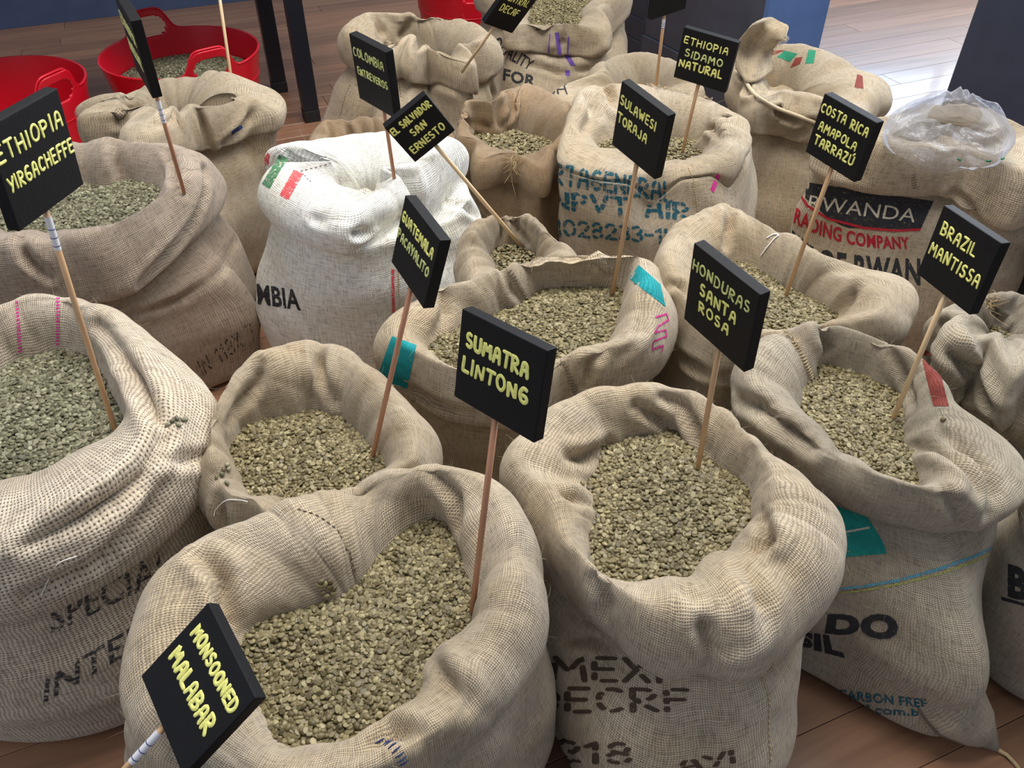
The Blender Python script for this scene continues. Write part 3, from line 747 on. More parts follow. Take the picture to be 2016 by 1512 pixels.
def heap(c, rfun, zfun, kind, label, seed=0, pitch=.0056, scale=1.0, layers=2, cat='coffee beans', bump=.004):
    """rfun(theta array)->radius, zfun(x,y)->height"""
    rng = np.random.default_rng(seed)
    nt, nr = 72, 12; th = np.arange(nt) * 2 * np.pi / nt; R = rfun(th)
    V = [(0, 0)]; F = []
    for k in range(1, nr + 1):
        for i in range(nt): V.append((R[i] * k / nr * math.cos(th[i]), R[i] * k / nr * math.sin(th[i])))
    for i in range(nt): F.append((0, 1 + i, 1 + (i + 1) % nt))
    for k in range(nr - 1):
        for i in range(nt): a = 1 + k * nt; F.append((a + i, a + nt + i, a + nt + (i + 1) % nt, a + (i + 1) % nt))
    V = np.array(V); Z = zfun(V[:, 0], V[:, 1]) - .003
    V3 = np.concatenate([V, Z[:, None]], 1); nb = len(V3)
    mx = R.max(); P = []
    for ly in range(layers):
        g = np.arange(-mx, mx, pitch); X, Y = np.meshgrid(g, g * .866 if False else g)
        X = X + (np.arange(len(g))[:, None] % 2) * pitch * .5 + rng.normal(0, pitch * .2, X.shape); Y = Y + rng.normal(0, pitch * .2, X.shape)
        X, Y = X.ravel(), Y.ravel(); a = np.arctan2(Y, X) % (2 * np.pi); rr = np.interp(a, np.r_[th, 2 * np.pi], np.r_[R, R[0]])
        k = np.hypot(X, Y) < rr; X, Y = X[k], Y[k]
        z = zfun(X, Y) - .001 + ly * .0028 + rng.normal(0, .0012, len(X)); P.append(np.stack([X, Y, z], 1))
    P = np.concatenate(P); n = len(P)
    A = np.concatenate([V3, P])
    me = bpy.data.meshes.new('coffee_beans'); me.from_pydata(A.tolist(), [], F)
    me.polygons.foreach_set('use_smooth', [True] * len(me.polygons))
    me.attributes.new('bean', 'BOOLEAN', 'POINT').data.foreach_set('value', np.r_[np.zeros(nb, bool), np.ones(n, bool)])
    rot = np.zeros((nb + n, 3)); rot[nb:, 0] = rng.normal(0, .32, n) + (rng.random(n) < .64) * np.pi; rot[nb:, 1] = rng.normal(0, .28, n); rot[nb:, 2] = rng.uniform(0, 6.28, n)
    me.attributes.new('rot', 'FLOAT_VECTOR', 'POINT').data.foreach_set('vector', rot.ravel())
    sz = np.ones((nb + n, 3)) * (rng.uniform(.80, 1.16, nb + n) * scale)[:, None]; me.attributes.new('siz', 'FLOAT_VECTOR', 'POINT').data.foreach_set('vector', sz.ravel())
    o = link_mesh('coffee_beans', me, M_['bean_bed']); o.location = (float(c[0]), float(c[1]), 0)
    if kind not in GRP: GRP[kind] = bean_group(kind)
    md = o.modifiers.new('heap', 'NODES'); md.node_group = GRP[kind]
    tag(o, label, cat, 'heaps of green coffee beans', 'stuff')
    return o
def close_mouth(key):
    """cloth gathered over the beans inside a mouth that is folded shut"""
    q = SACKS[key]; n = 10; V = []; U = []
    for k in range(n + 1):
        f = 1 - k / n
        for i in range(0, NU, 4):
            r = q.ri[i] * 1.02 * f + .004 * f; z = q.zi[i] - .004 - .022 * (1 - f * f) + .003 * math.sin(5 * TH[i] + k)
            V.append((r * math.cos(TH[i]), r * math.sin(TH[i]), z)); U.append((r * math.cos(TH[i]), r * math.sin(TH[i])))
    m = NU // 4; F = [(k * m + i, k * m + (i + 1) % m, (k + 1) * m + (i + 1) % m, (k + 1) * m + i) for k in range(n) for i in range(m)]
    return mesh_np('inner_fold', V, F, M_[q.s.get('mat', 'burlap')], q.root, uv=U)
def fill_sack(key, kind, label, dome=.012, **kw):
    q = SACKS[key]
    def rf(th): return np.interp(th, np.r_[TH, 2 * np.pi], np.r_[q.ri, q.ri[0]]) * 1.0 + .010
    def zf(x, y):
        a = np.arctan2(y, x) % (2 * np.pi); r = np.hypot(x, y); R = rf(a); t = np.clip(r / R, 0, 1.1)
        zi = np.interp(a, np.r_[TH, 2 * np.pi], np.r_[q.zi, q.zi[0]]); z0 = q.zi.mean()
        return z0 * (1 - t * t) + zi * t * t + dome * (1 - t ** 2) + .004 * np.sin(23 * x + q.c[0] * 9) * np.sin(19 * y) - .002
    return heap(q.c, rf, zf, kind, label, seed=hash(key) % 97 if False else sum(map(ord, key)), **kw)

# ------------------------------------------------------------------ the room
def wpt(px, py, z=0): p = at(px, py, z); return np.array([p[0], p[1]])
M_['slate'] = simple('slate_paint', (.040, .048, .064), .5, .4, bump=.15, bscale=60, var=.12)
M_['slate_light'] = simple('slate_paint_satin', (.060, .072, .096), .4, .5, bump=.1, bscale=60, var=.12)
M_['blue'] = simple('blue_paint', (.085, .165, .37), .4, .5, bump=.1, bscale=60, var=.08)
M_['navy'] = simple('navy_paint', (.034, .046, .078), .45, .5, bump=.1, bscale=60, var=.1)
M_['bench'] = simple('blue_grey_paint', (.045, .068, .135), .42, .5, bump=.1, bscale=60, var=.1)
M_['leg'] = simple('black_leg_paint', (.010, .012, .018), .35, .5)
M_['foot'] = simple('black_rubber', (.008, .008, .009), .6)
M_['plank'] = wood('floor_plank', (.33, .178, .102), (.18, .092, .052), .5, 'X', .36, .22, coat=.35)
M_['gap'] = simple('floor_gap', (.03, .018, .012), .8)
M_['red'] = simple('red_tub_plastic', (.62, .006, .020), .32, .5, bump=.08, bscale=90)
M_['wall'] = simple('wall_paint', (.36, .38, .42), .8, bump=.1, bscale=120)

def slab(name, a, b, thick, z0, z1, m, parent=None, bev=.002, side=1):
    """upright board standing along a-b"""
    a, b = np.array(a), np.array(b); d = (b - a) / np.linalg.norm(b - a); n = np.array([-d[1], d[0]]) * side
    bm = bmesh.new(); bm_box(bm, (0, 0, z0), (float(np.linalg.norm(b - a)), thick, z1), bev)
    o = bm_obj(name, bm, m, None); ang = math.atan2(d[1], d[0])
    if side < 0:
        o.matrix_world = Matrix.Translation((a[0], a[1], 0)) @ Matrix.Rotation(ang, 4, 'Z') @ Matrix.Translation((0, -thick, 0))
    else: o.matrix_world = Matrix.Translation((a[0], a[1], 0)) @ Matrix.Rotation(ang, 4, 'Z')
    if parent is not None:
        mw = o.matrix_world.copy(); o.parent = parent; o.matrix_parent_inverse = Matrix.Identity(4)
        o.matrix_local = parent.matrix_world.inverted() @ mw if parent.matrix_world != Matrix.Identity(4) else mw
    return o
# floor: boards running from the near left to the far right
bm = bmesh.new(); bm_box(bm, (-3.4, -.7, -.05), (5.4, 6.4, -.0045)); floor = bm_obj('floor', bm, M_['gap']); tag(floor, kind='structure')
PD = np.array([.92, .39]); PD /= np.linalg.norm(PD); PN = np.array([-PD[1], PD[0]]); PA = math.atan2(PD[1], PD[0])
rnd = random.Random(5); PW, PL = .125, 1.30
pm = []
for k in range(4):
    bm = bmesh.new(); bm_box(bm, (-PL / 2 + .0008, -PW / 2 + .0006, -.005), (PL / 2 - .0008, PW / 2 - .0006, 0), 0)
    top = [e for e in bm.edges if all(v.co.z > -.001 for v in e.verts)]; bmesh.ops.bevel(bm, geom=top, offset=.0007, segments=1, affect='EDGES')
    me = bpy.data.meshes.new('plank'); bm.to_mesh(me); bm.free(); me.materials.append(M_['plank']); pm.append(me)
cnt = []
for r in range(-30, 60):
    sh = rnd.uniform(0, PL)
    for k in range(-6, 8):
        s_, n_ = k * PL + sh, r * PW; p = PD * s_ + PN * n_
        if not (-3.0 < p[0] < 5.0 and -.4 < p[1] < 6.2): continue
        q3 = np.array([[p[0], p[1], 0.]]); (uv_,), w_ = project(q3)
        if w_[0] < .2 or not (-700 < uv_[0] < 2900 and -420 < uv_[1] < 2300): continue
        cnt.append((p, uv_))
for p, _ in cnt[:300]:
    o = link_mesh('plank', rnd.choice(pm), None, floor); o.location = (p[0], p[1], 0); o.rotation_euler = (0, 0, PA + (math.pi if rnd.random() < .5 else 0))
print('planks', len(cnt))

# wall behind everything, with the bright window that shines on the floor
bm = bmesh.new()
WY = 6.0
for lo, hi in (((-3.4, WY, 0), (1.9, WY + .12, 3.0)), ((4.3, WY, 0), (5.4, WY + .12, 3.0)), ((1.9, WY, 0), (4.3, WY + .12, .76)), ((1.9, WY, 2.5), (4.3, WY + .12, 3.0))): bm_box(bm, lo, hi)
wall = bm_obj('wall_back', bm, M_['wall']); tag(wall, kind='structure')
glow = NT('daylight'); em = glow.n('ShaderNodeEmission'); em.inputs[0].default_value = (.62, .78, 1, 1); em.inputs[1].default_value = 7.5
glow.l(em.outputs[0], glow.out.inputs[0])
bm = bmesh.new(); bm_box(bm, (1.9, WY + .06, .76), (4.3, WY + .07, 2.5)); win = bm_obj('window_1', bm, glow.m); tag(win, kind='structure')
bm = bmesh.new()
for x in (1.9, 3.07, 4.24): bm_box(bm, (x, WY, .76), (x + .06, WY + .05, 2.5), .004)
for z in (.76, 2.44): bm_box(bm, (1.9, WY, z), (4.3, WY + .05, z + .06), .004)
bm_obj('window_frame', bm, M_['slate_light'], win)

# blue-grey kick panel at the far left
a = wpt(-60, 66); b = a + PD * 1.62
ct = tag(empty('counter', (0, 0, 0)), 'blue-grey painted counter front standing on the floor behind the red tubs at top left', 'counter')
slab('front_panel', a, b, .03, 0.0, .62, M_['bench'], ct)
slab('counter_top', a - PD * .02 - PN * .02, b + PD * .02 - PN * .02, .6, .62, .66, M_['slate_light'], ct)
slab('end_panel', b - PD * .03, b - PD * .03 + PN * .56, .03, 0.0, .62, M_['bench'], ct, side=-1)
# table legs
tb = tag(empty('table', (0, 0, 0)), 'black table with slim square legs standing left of the patched sack', 'table')
l1, l2 = wpt(551, 178), wpt(614, 235)
for p in (l1, l2, l1 - PD * .9 + PN * .1, l2 - PD * .9 + PN * .75 ):
    pass
lm = bmesh.new(); bm_box(lm, (-.031, -.031, .05), (.031, .031, .72), .004); me_l = bpy.data.meshes.new('leg'); lm.to_mesh(me_l); lm.free(); me_l.materials.append(M_['leg'])
lf = bmesh.new(); bm_box(lf, (-.032, -.032, 0), (.032, .032, .048), .004); me_f = bpy.data.meshes.new('foot_cap'); lf.to_mesh(me_f); lf.free(); me_f.materials.append(M_['foot'])
dd = l2 - l1; la = math.atan2(dd[1], dd[0])
far = [l1 - PD * 1.9, l2 - PD * 1.9]
for p in (l1, l2, far[0], far[1]):
    o = link_mesh('leg', me_l, None, tb); o.location = (p[0], p[1], 0); o.rotation_euler = (0, 0, PA)
    f = link_mesh('foot_cap', me_f, None, o)
bm = bmesh.new(); bm_box(bm, (-2.0, -.45, .72), (.30, .12, .75), .004); o = bm_obj('table_top', bm, M_['slate'], tb); o.location = (l1[0], l1[1], 0); o.rotation_euler = (0, 0, PA)

# dark panelled counter and its blue end
A0, K = wpt(1196, 90), wpt(1462, 242); d = (K - A0) / np.linalg.norm(K - A0); nn = np.array([-d[1], d[0]])
cb = tag(empty('panelled_counter', (0, 0, 0)), 'dark slate panelled counter with a blue end panel behind the sacks at top right', 'counter')
A1 = A0 - d * .30; m1 = wpt(1262, 128)
L1 = np.linalg.norm(m1 - A1)
for k in range(8):
    slab('cladding_board', A1, A1 + d * (L1 - .01), .02, .001 + k * .098, .001 + k * .098 + .094, M_['slate'], cb, .004)
slab('smooth_panel', A1 + d * L1, K, .02, .14, .80, M_['slate_light'], cb)
slab('skirting', A1 + d * L1 - nn * .012, K - nn * .012, .03, 0.0, .138, M_['slate_light'], cb)
# blue end: perpendicular to the panelled side
best = None
for t in np.linspace(.1, 1.6, 60):
    uvp, _ = project(np.array([[*(K + nn * t), .0]])); 
    if best is None or abs(uvp[0][0] - 1576) < best[0]: best = (abs(uvp[0][0] - 1576), t)
slab('blue_end_panel', K, K + nn * best[1], .025, 0.0, .80, M_['blue'], cb, side=-1)
slab('counter_top', A1 - nn * .03, K + d * .03 - nn * .03, best[1] + .05, .80, .84, M_['slate_light'], cb)
# navy upright at the far right
q0 = wpt(1845, 236); q1 = q0 + np.array([.885, -.465])
nv = tag(empty('display_plinth', (0, 0, 0)), 'dark navy display plinth behind the plastic liner at the right edge', 'plinth')
slab('side_panel', q0, q1, .30, 0.0, .95, M_['navy'], nv, .003); slab('plinth_top', q0 - (q1 - q0) * .01, q1, .33, .95, .98, M_['navy'], nv, .003)

# red tubs
def tub(cx, cy, R, Hh, ang, label, taper=.80, beans=None):
    NT_, NZ = 240, 56; V = []; F = []
    root = tag(empty('rubber_tub', (cx, cy, 0)), label, 'tub', 'red rubber tubs')
    hw, hh = .27, .085
    def rim(t):
        z = Hh
        for h in (ang, ang + math.pi):
            d_ = abs((t - h + math.pi) % (2 * math.pi) - math.pi)
            z = max(z, Hh + hh * (1 / (1 + math.exp((d_ - hw) / .035))))
        return z
    for j in range(NZ + 1):
        for i in range(NT_):
            t = 2 * math.pi * i / NT_; zt = rim(t); f = j / NZ
            z = Hh * min(1, f / .62) if f <= .62 else Hh + (zt - Hh) * (f - .62) / .38
            if f > .62 and zt - Hh < .002: z = Hh + .0006 * (f - .62)
            r = R * (taper + (1 - taper) * z / Hh); V.append((r * math.cos(t), r * math.sin(t), z + .004))
    for j in range(NZ):
        for i in range(NT_):
            t = 2 * math.pi * (i + .5) / NT_; z = (V[j * NT_ + i][2] + V[(j + 1) * NT_ + i][2]) / 2
            hole = False
            for h in (ang, ang + math.pi):
                d_ = abs((t - h + math.pi) % (2 * math.pi) - math.pi)
                if (d_ / (hw * .80)) ** 2.6 + (abs(z - (Hh + hh * .28)) / (hh * .44)) ** 2.6 < 1: hole = True
            if not hole: F.append((j * NT_ + i, j * NT_ + (i + 1) % NT_, (j + 1) * NT_ + (i + 1) % NT_, (j + 1) * NT_ + i))
    F.append(tuple(range(NT_))[::-1])
    o = mesh_np('tub_body', V, F, M_['red'], root); md = o.modifiers.new('t', 'SOLIDIFY'); md.thickness = .006; md.offset = 0
    bm = bmesh.new()
    for z, rr in ((Hh * .72, .0022), (Hh * .40, .0016)):
        r = R * (taper + (1 - taper) * z / Hh) + .003
        tube(bm, [(r * math.cos(a), r * math.sin(a), z) for a in np.linspace(0, 2 * math.pi, 97)], rr, 6, False)
    for k in range(160):
        pass
    bm_obj('moulded_rib', bm, M_['red'], root, True)
    bm = bmesh.new()
    tube(bm, [((R + .001) * math.cos(t), (R + .001) * math.sin(t), rim(t) + .005) for t in np.linspace(0, 2 * math.pi, 321)], .0045, 6, False)
    bm_obj('rim', bm, M_['red'], root, True)
    return root
c1 = at(355, 104, .30)[:2]; r1 = (at(505, 104, .30)[0] - at(206, 104, .30)[0]) / 2
tub(c1[0], c1[1], r1, .30, math.radians(-50), 'red rubber tub with two handles holding grey-green beans, behind the striped sack', .80)
c2 = at(-6, 172, .30)[:2]; tub(c2[0], c2[1], r1, .30, math.radians(-22), 'red rubber tub at the left edge behind the largest name sign', .80)
c3 = at(918, -30, .30)[:2]; tub(c3[0], c3[1], r1 * .82, .30, math.radians(100), 'red rubber tub at the top between the patched sack and the quality sack', .80)

# ------------------------------------------------------------------ sack plans (traced mouths and rims)
plan_sack('malabar', hard=2, zb=.44, hf=.035, hb=.085, seed=4, mat='burlap', fold=.8, bulge=.3, label='big open sack at bottom centre-left beneath the sign ending in LINTONG',
  inner=[(475,1270,.455),(521,1227,.45),(590,1205,.445),(660,1181),(702,1147),(754,1091),(806,1043),(837,1029),(872,1036),(900,1070),(917,1108),(924,1161),(931,1209),(928,1244),(893,1265),(858,1286),(834,1320),(824,1352),(820,1386),(789,1404),(754,1425),(702,1470),(640,1470),(590,1468),(542,1445),(514,1404),(490,1360),(475,1315)],
  crest=[(372,1110),(420,1065),(480,1040),(540,1020),(600,988),(680,950),(760,928),(850,922),(930,932),(975,962),(1000,1010),(1012,1090),(1005,1180),(985,1250),(935,1310),(925,1380),(900,1420),(830,1480),(740,1530),(600,1545),(480,1520),(400,1450),(350,1340),(345,1210)],
  cuff=[(1062,1150),(1070,1230),(1066,1300),(1015,1370),(985,1420),(930,1475),(860,1530),(740,1600),(560,1610),(400,1570),(290,1480),(270,1400),(292,1290),(318,1190)], tuck=.012,
  body=[(1085,1330,.25),(1090,1420,.2),(1040,1540,.12),(800,1700,.03),(500,1700,.03),(280,1560,.12),(240,1440,.2),(270,1300,.28),(420,1010,.3),(800,880,.3),(1010,960,.3)],
  creases=[((395,1085),(440,1135),(450,1200)) and (((395,1088),(430,1130),(446,1180),(450,1225)), .013, -.022), (((925,1385),(880,1335),(850,1300)), .014, -.010), (((850,930),(895,975),(905,1040)), .012, -.014), (((960,990),(930,1040),(918,1120)), .016, .010),
           (((820,1440),(770,1440),(700,1480)), .012, -.012), (((560,1015),(600,1060),(700,1100)), .03, .012)])
plan_sack('left', hard=1, zb=.47, hf=.045, hb=.09, seed=11, mat='burlap_open', fold=.7, bulge=.35, cw=.035, label='very large loosely woven sack at the left edge, grey SPECIAL lettering on its side',
  inner=[(0,731),(45,705),(87,692),(122,683),(149,690),(175,705),(194,721),(208,745),(226,780),(240,815),(250,842),(226,863),(174,884),(139,901),(87,926),(35,936),(0,940),(-70,940),(-150,905),(-190,850),(-180,790),(-120,745),(-50,735)],
  crest=[(0,612),(35,592),(87,585),(128,585),(150,606),(190,612),(225,632),(255,665),(283,720),(305,780),(315,850),(300,905),(250,950),(180,1000),(100,1050),(0,1095),(-120,1110),(-260,1060),(-330,950),(-330,830),(-260,720),(-120,650)],
  cuff=[(395,770,.44),(441,850,.42),(436,920,.41),(415,1000,.40),(360,1050,.39),(300,1110,.38),(210,1170,.37),(100,1215,.36),(-20,1245,.36),(-160,1250,.36)], 
  body=[(405,1100,.22),(330,1290,.18),(240,1420,.10),(100,1560,.08),(-150,1600,.08),(-400,1500,.1),(-600,1200,.2),(-500,800,.3),(-200,560,.3),(150,560,.3),(330,660,.3)],
  creases=[(((190,640),(255,720),(300,800),(330,860)), .014, -.016), (((320,870),(270,950),(180,1010),(60,1070)), .014, -.020), (((330,905),(390,905),(430,895)), .011, -.014), (((320,960),(270,1040),(190,1110),(60,1170)), .015, -.014), (((120,850),(0,870)), .02, 0)])
plan_sack('guatemala', zb=.43, hf=.03, hb=.085, seed=7, mat='burlap_fine', fold=.75, label='sack with a peaked rim, right of the very large left sack',
  inner=[(444,863),(486,839),(542,828),(590,818),(642,811),(677,815),(702,842),(737,884),(761,908),(765,935),(720,955),(680,965),(640,972),(590,980),(540,978),(500,972),(479,950),(458,910),(446,880)],
  crest=[(398,790),(392,765),(417,748),(469,728),(514,709),(535,706),(556,693),(590,680),(642,677),(677,690),(719,728),(754,763),(789,804),(815,855),(822,905),(800,960),(740,995),(640,1015),(560,1015),(490,1010),(450,980),(424,930),(410,860)],
  cuff=[(865,925,.38),(850,985,.38),(760,1040,.37),(620,1075,.36),(520,1075,.36),(445,1060,.36),(408,1010,.37),(396,950,.38),(385,880,.38)],
  creases=[(((516,716),(505,755),(470,800),(452,830)), .012, -.014), (((624,685),(628,725),(660,790)), .012, -.012), (((590,700),(570,760)), .03, .010), (((430,985),(432,1015),(450,1050)), .012, -.012), (((545,985),(548,1040)), .008, -.008)])
plan_sack('honduras', hard=2, zb=.44, hf=.04, hb=.07, seed=21, mat='burlap', fold=.85, label='round-mouthed sack at bottom centre-right with brown stencilled marks on its side',
  inner=[(1192,877),(1220,866),(1261,862),(1310,852),(1344,860),(1385,898),(1420,922),(1448,936),(1468,952),(1480,985),(1486,1029),(1455,1050),(1431,1067),(1403,1088),(1378,1115),(1361,1140),(1337,1142),(1316,1135),(1292,1147),(1250,1143),(1206,1140),(1178,1133),(1174,1105),(1164,1074),(1165,1039),(1158,1004),(1164,971),(1171,943),(1181,912)],
  crest=[(1010,905),(1030,862),(1075,818),(1120,795),(1171,783),(1230,774),(1290,768),(1350,768),(1400,790),(1440,820),(1478,865),(1508,908),(1535,950),(1556,1000),(1560,1050),(1540,1110),(1505,1160),(1450,1200),(1400,1215),(1320,1205),(1240,1190),(1180,1170),(1130,1135),(1105,1080),(1090,1020),(1070,960),(1030,930)],
  cuff=[(1590,985,.40),(1622,1010),(1636,1080),(1630,1150,.38),(1600,1225,.36),(1545,1290,.35),(1490,1335,.345),(1445,1352,.34),(1380,1325,.355),(1316,1352,.35),(1265,1318,.36),(1190,1252,.37),(1130,1200,.37),(1070,1140,.38),(1040,1050,.39),(990,985,.40)],
  body=[(1545,1300,.2),(1548,1500,.12),(1400,1640,.04),(1250,1650,.04),(1075,1520,.08),(1050,1300,.2),(1000,1000,.25),(1100,830,.25),(1350,760,.25),(1500,900,.25),(1600,1100,.25)],
  creases=[(((1306,780),(1345,800),(1370,850),(1385,890)), .012, -.012), (((1250,800),(1300,830),(1330,850)), .011, -.012), (((1195,880),(1150,905),(1120,900)), .013, -.014), (((1165,990),(1130,980),(1100,960)), .012, -.011),
           (((1490,1080),(1510,1060),(1500,1020)), .013, -.018), (((1470,1120),(1500,1180),(1510,1220)), .018, -.012), (((1350,1160),(1385,1240),(1400,1300)), .013, -.013), (((1180,1140),(1195,1180),(1190,1215)), .012, -.010), (((1110,1270),(1150,1262),(1200,1272)), .009, -.014), (((1440,1270),(1450,1310)), .03, .014)])
plan_sack('mantissa', hard=2, foot=1.0, zb=.43, hf=.04, hb=.075, seed=33, mat='burlap_grey', fold=.8, label='right-hand open sack printed DO over SIL with a jade patch at its shoulder',
  inner=[(1618,714),(1646,717),(1681,728),(1715,745),(1757,769),(1775,790),(1785,815),(1778,849),(1782,880),(1799,898),(1806,926),(1813,953),(1810,975),(1790,985),(1754,971),(1733,953),(1698,926),(1663,894),(1629,863),(1594,842),(1576,825),(1573,797),(1583,769),(1601,742)],
  crest=[(1449,790),(1447,760),(1480,705),(1515,672),(1559,646),(1594,640),(1640,655),(1700,668),(1760,684),(1795,702),(1830,735),(1851,775),(1860,820),(1868,870),(1890,920),(1890,965),(1860,1000),(1800,1012),(1740,1000),(1690,975),(1640,940),(1590,905),(1530,860),(1480,825)],
  cuff=[(1990,905,.43),(2014,950,.42),(2010,1000,.40),(1960,1035,.39),(1900,1050,.385),(1850,1058,.38),(1800,1048,.38),(1740,1035,.38),(1690,1015,.385),(1640,985,.39),(1590,960,.39),(1530,915,.39),(1470,870,.40),(1438,815,.41)],
  body=[(1965,1188,.2),(1948,1250,.12),(1941,1463,.0),(1872,1470,.0),(1802,1452,0),(1733,1418,0),(1663,1369,0),(1587,1327,0),(1500,1200,.1),(1440,1000,.2),(1420,800,.28),(1560,640,.3),(1700,650,.3),(1850,700,.3),(1990,880,.3)], rbk=1,
  creases=[(((1460,790),(1500,800),(1560,850),(1600,880)), .014, -.018), (((1618,650),(1625,685),(1610,720)), .012, -.012), (((1800,880),(1850,880),(1900,920),(1930,965)), .013, -.016), (((1760,700),(1790,760),(1795,800)), .012, -.010), (((1900,1040),(1880,1000),(1850,960)), .012, -.010), (((1860,860),(1920,900),(1960,960),(1950,1010)), .014, -.014)])
plan_sack('sulawesi', zb=.45, hf=.035, hb=.075, seed=17, mat='burlap', fold=.75, label='central open sack with teal corners and pink scribble, behind the sign ending in LINTONG',
  inner=[(841,697),(831,683),(844,672),(893,658),(915,640),(950,628),(976,620),(1015,603),(1049,589),(1084,565),(1119,549),(1153,542),(1192,541),(1215,546),(1226,562),(1223,589),(1219,617),(1206,658),(1180,685),(1140,700),(1080,712),(1040,730),(1000,745),(950,752),(900,738),(865,716)],
  crest=[(772,660),(785,620),(830,580),(872,567),(914,560),(949,543),(997,528),(1032,511),(1084,490),(1143,475),(1171,470),(1206,479),(1240,486),(1262,510),(1272,545),(1268,590),(1261,650),(1230,695),(1180,720),(1120,735),(1070,760),(1010,785),(950,790),(890,770),(840,735),(800,700)],
  cuff=[(1300,560,.42),(1322,634,.40),(1318,690,.39),(1295,745,.385),(1210,780,.38),(1110,800,.38),(1060,850,.37),(1000,850,.37),(945,840,.37),(876,825,.37),(824,800,.37),(775,775,.38),(738,735,.40),(752,685,.42)],
  creases=[(((990,530),(1010,570),(1030,595)), .010, -.007), (((870,570),(880,610),(860,660)), .013, -.012), (((1171,472),(1180,500),(1205,540)), .012, -.010), (((1190,690),(1160,720),(1150,760)), .014, -.012), (((790,760),(850,790),(930,815)), .012, -.012), (((1220,700),(1262,640),(1265,580)), .013, -.008)])
plan_sack('costa', zb=.44, hf=.035, hb=.075, seed=9, mat='burlap_fine', fold=.8, label='open sack behind the sign ending in ROSA, a loose white thread lying on its rim',
  inner=[(1400,560),(1420,520),(1455,512),(1490,530),(1538,562),(1580,585),(1628,606),(1656,620),(1645,636),(1622,644),(1580,665),(1520,680),(1450,670),(1405,630)],
  crest=[(1300,520),(1318,470),(1340,442),(1370,420),(1420,404),(1450,412),(1507,444),(1559,469),(1594,497),(1628,526),(1665,550),(1700,565),(1733,578),(1740,610),(1710,650),(1650,690),(1560,720),(1460,730),(1370,700),(1320,640),(1305,580)],
  cuff=[(1767,580,.42),(1788,620,.40),(1781,670,.38),(1700,720,.38),(1560,775,.37),(1440,780,.36),(1360,740,.36),(1310,690,.37),(1288,620,.39),(1285,550,.41)],
  creases=[(((1440,408),(1435,440),(1428,480)), .012, -.016), (((1320,560),(1345,565),(1360,585)), .011, -.012), (((1690,562),(1670,590),(1655,615)), .012, -.014), (((1320,690),(1370,720),(1440,740)), .012, -.016)])
plan_sack('rose', hard=1, tuck=.05, zb=.48, hf=.045, hb=.075, seed=14, mat='burlap_pink', fold=.75, label='large mauve-brown sack at upper left behind the sign ending in YIRGACHEFFE',
  inner=[(120,372),(174,361),(208,365),(230,358),(257,354),(295,365),(316,375),(302,410),(285,441),(271,462),(255,479),(226,478),(174,465),(121,457),(60,465),(0,452),(-60,440),(-60,410),(0,385),(60,378)],
  crest=[(-80,330),(0,310),(80,295),(156,286),(208,281),(240,277),(290,288),(330,297),(354,289),(378,297),(392,325),(385,372),(362,410),(335,450),(300,490),(250,510),(180,512),(100,510),(20,515),(-80,500),(-140,430)],
  cuff=[(430,330,.46),(452,350,.44),(445,400,.42),(410,450,.41),(365,490,.40),(320,530,.39),(278,571,.37),(226,596,.37),(174,603,.37),(100,610,.37),(0,615,.37),(-120,600,.37),(-220,500,.40)],
  body=[(462,417,.3),(469,485,.25),(507,596,.15),(545,693,.05),(450,760,.0),(250,800,0),(0,800,0),(-250,650,.1),(-260,450,.2),(-100,300,.3),(150,270,.3),(380,290,.3)],
  creases=[(((355,300),(372,350),(360,400),(320,455)), .015, .012), (((405,335),(400,390),(375,440),(330,500),(280,560)), .014, -.020), (((225,282),(230,320),(235,355)), .014, -.012), (((40,470),(55,510),(100,545)), .012, -.014), (((465,470),(440,535),(350,590),(240,625)), .011, -.010), (((330,300),(345,340),(350,375)), .011, -.012)])
plan_sack('colombia', hard=2, zb=.50, hf=.05, hb=.06, seed=5, mat='burlap_white', fold=.5, label='bright white sack with red and green woven stripes, printed MBIA',
  inner=[(660,362),(700,364),(740,362),(790,358),(800,364),(765,372),(720,378),(680,376)],
  crest=[(520,335),(505,300),(540,279),(590,272),(635,285),(670,305),(700,318),(740,325),(790,322),(830,320),(880,330),(905,345),(900,375),(850,390),(790,400),(740,415),(690,425),(630,410),(580,390),(545,365)],
  cuff=[(938,345,.44),(948,380,.42),(940,420,.40),(860,455,.39),(760,462,.385),(680,455,.38),(620,430,.38),(570,395,.40),(520,360,.43),(497,310,.46)],
  body=[(962,460,.3),(968,490,.26),(950,580,.2),(880,650,.18),(780,690,.18),(650,690,.18),(560,660,.18),(500,570,.2),(478,480,.28),(462,400,.34),(470,340,.36),(600,270,.3),(800,280,.3),(920,330,.3)],
  creases=[(((530,300),(560,345),(600,385)), .02, .010), (((640,405),(700,420),(770,400),(830,375)), .02, .012), (((620,430),(700,460),(800,455)), .011, -.014), (((880,400),(920,410),(945,425)), .012, -.014), (((563,278),(575,310),(600,340)), .011, -.008)])
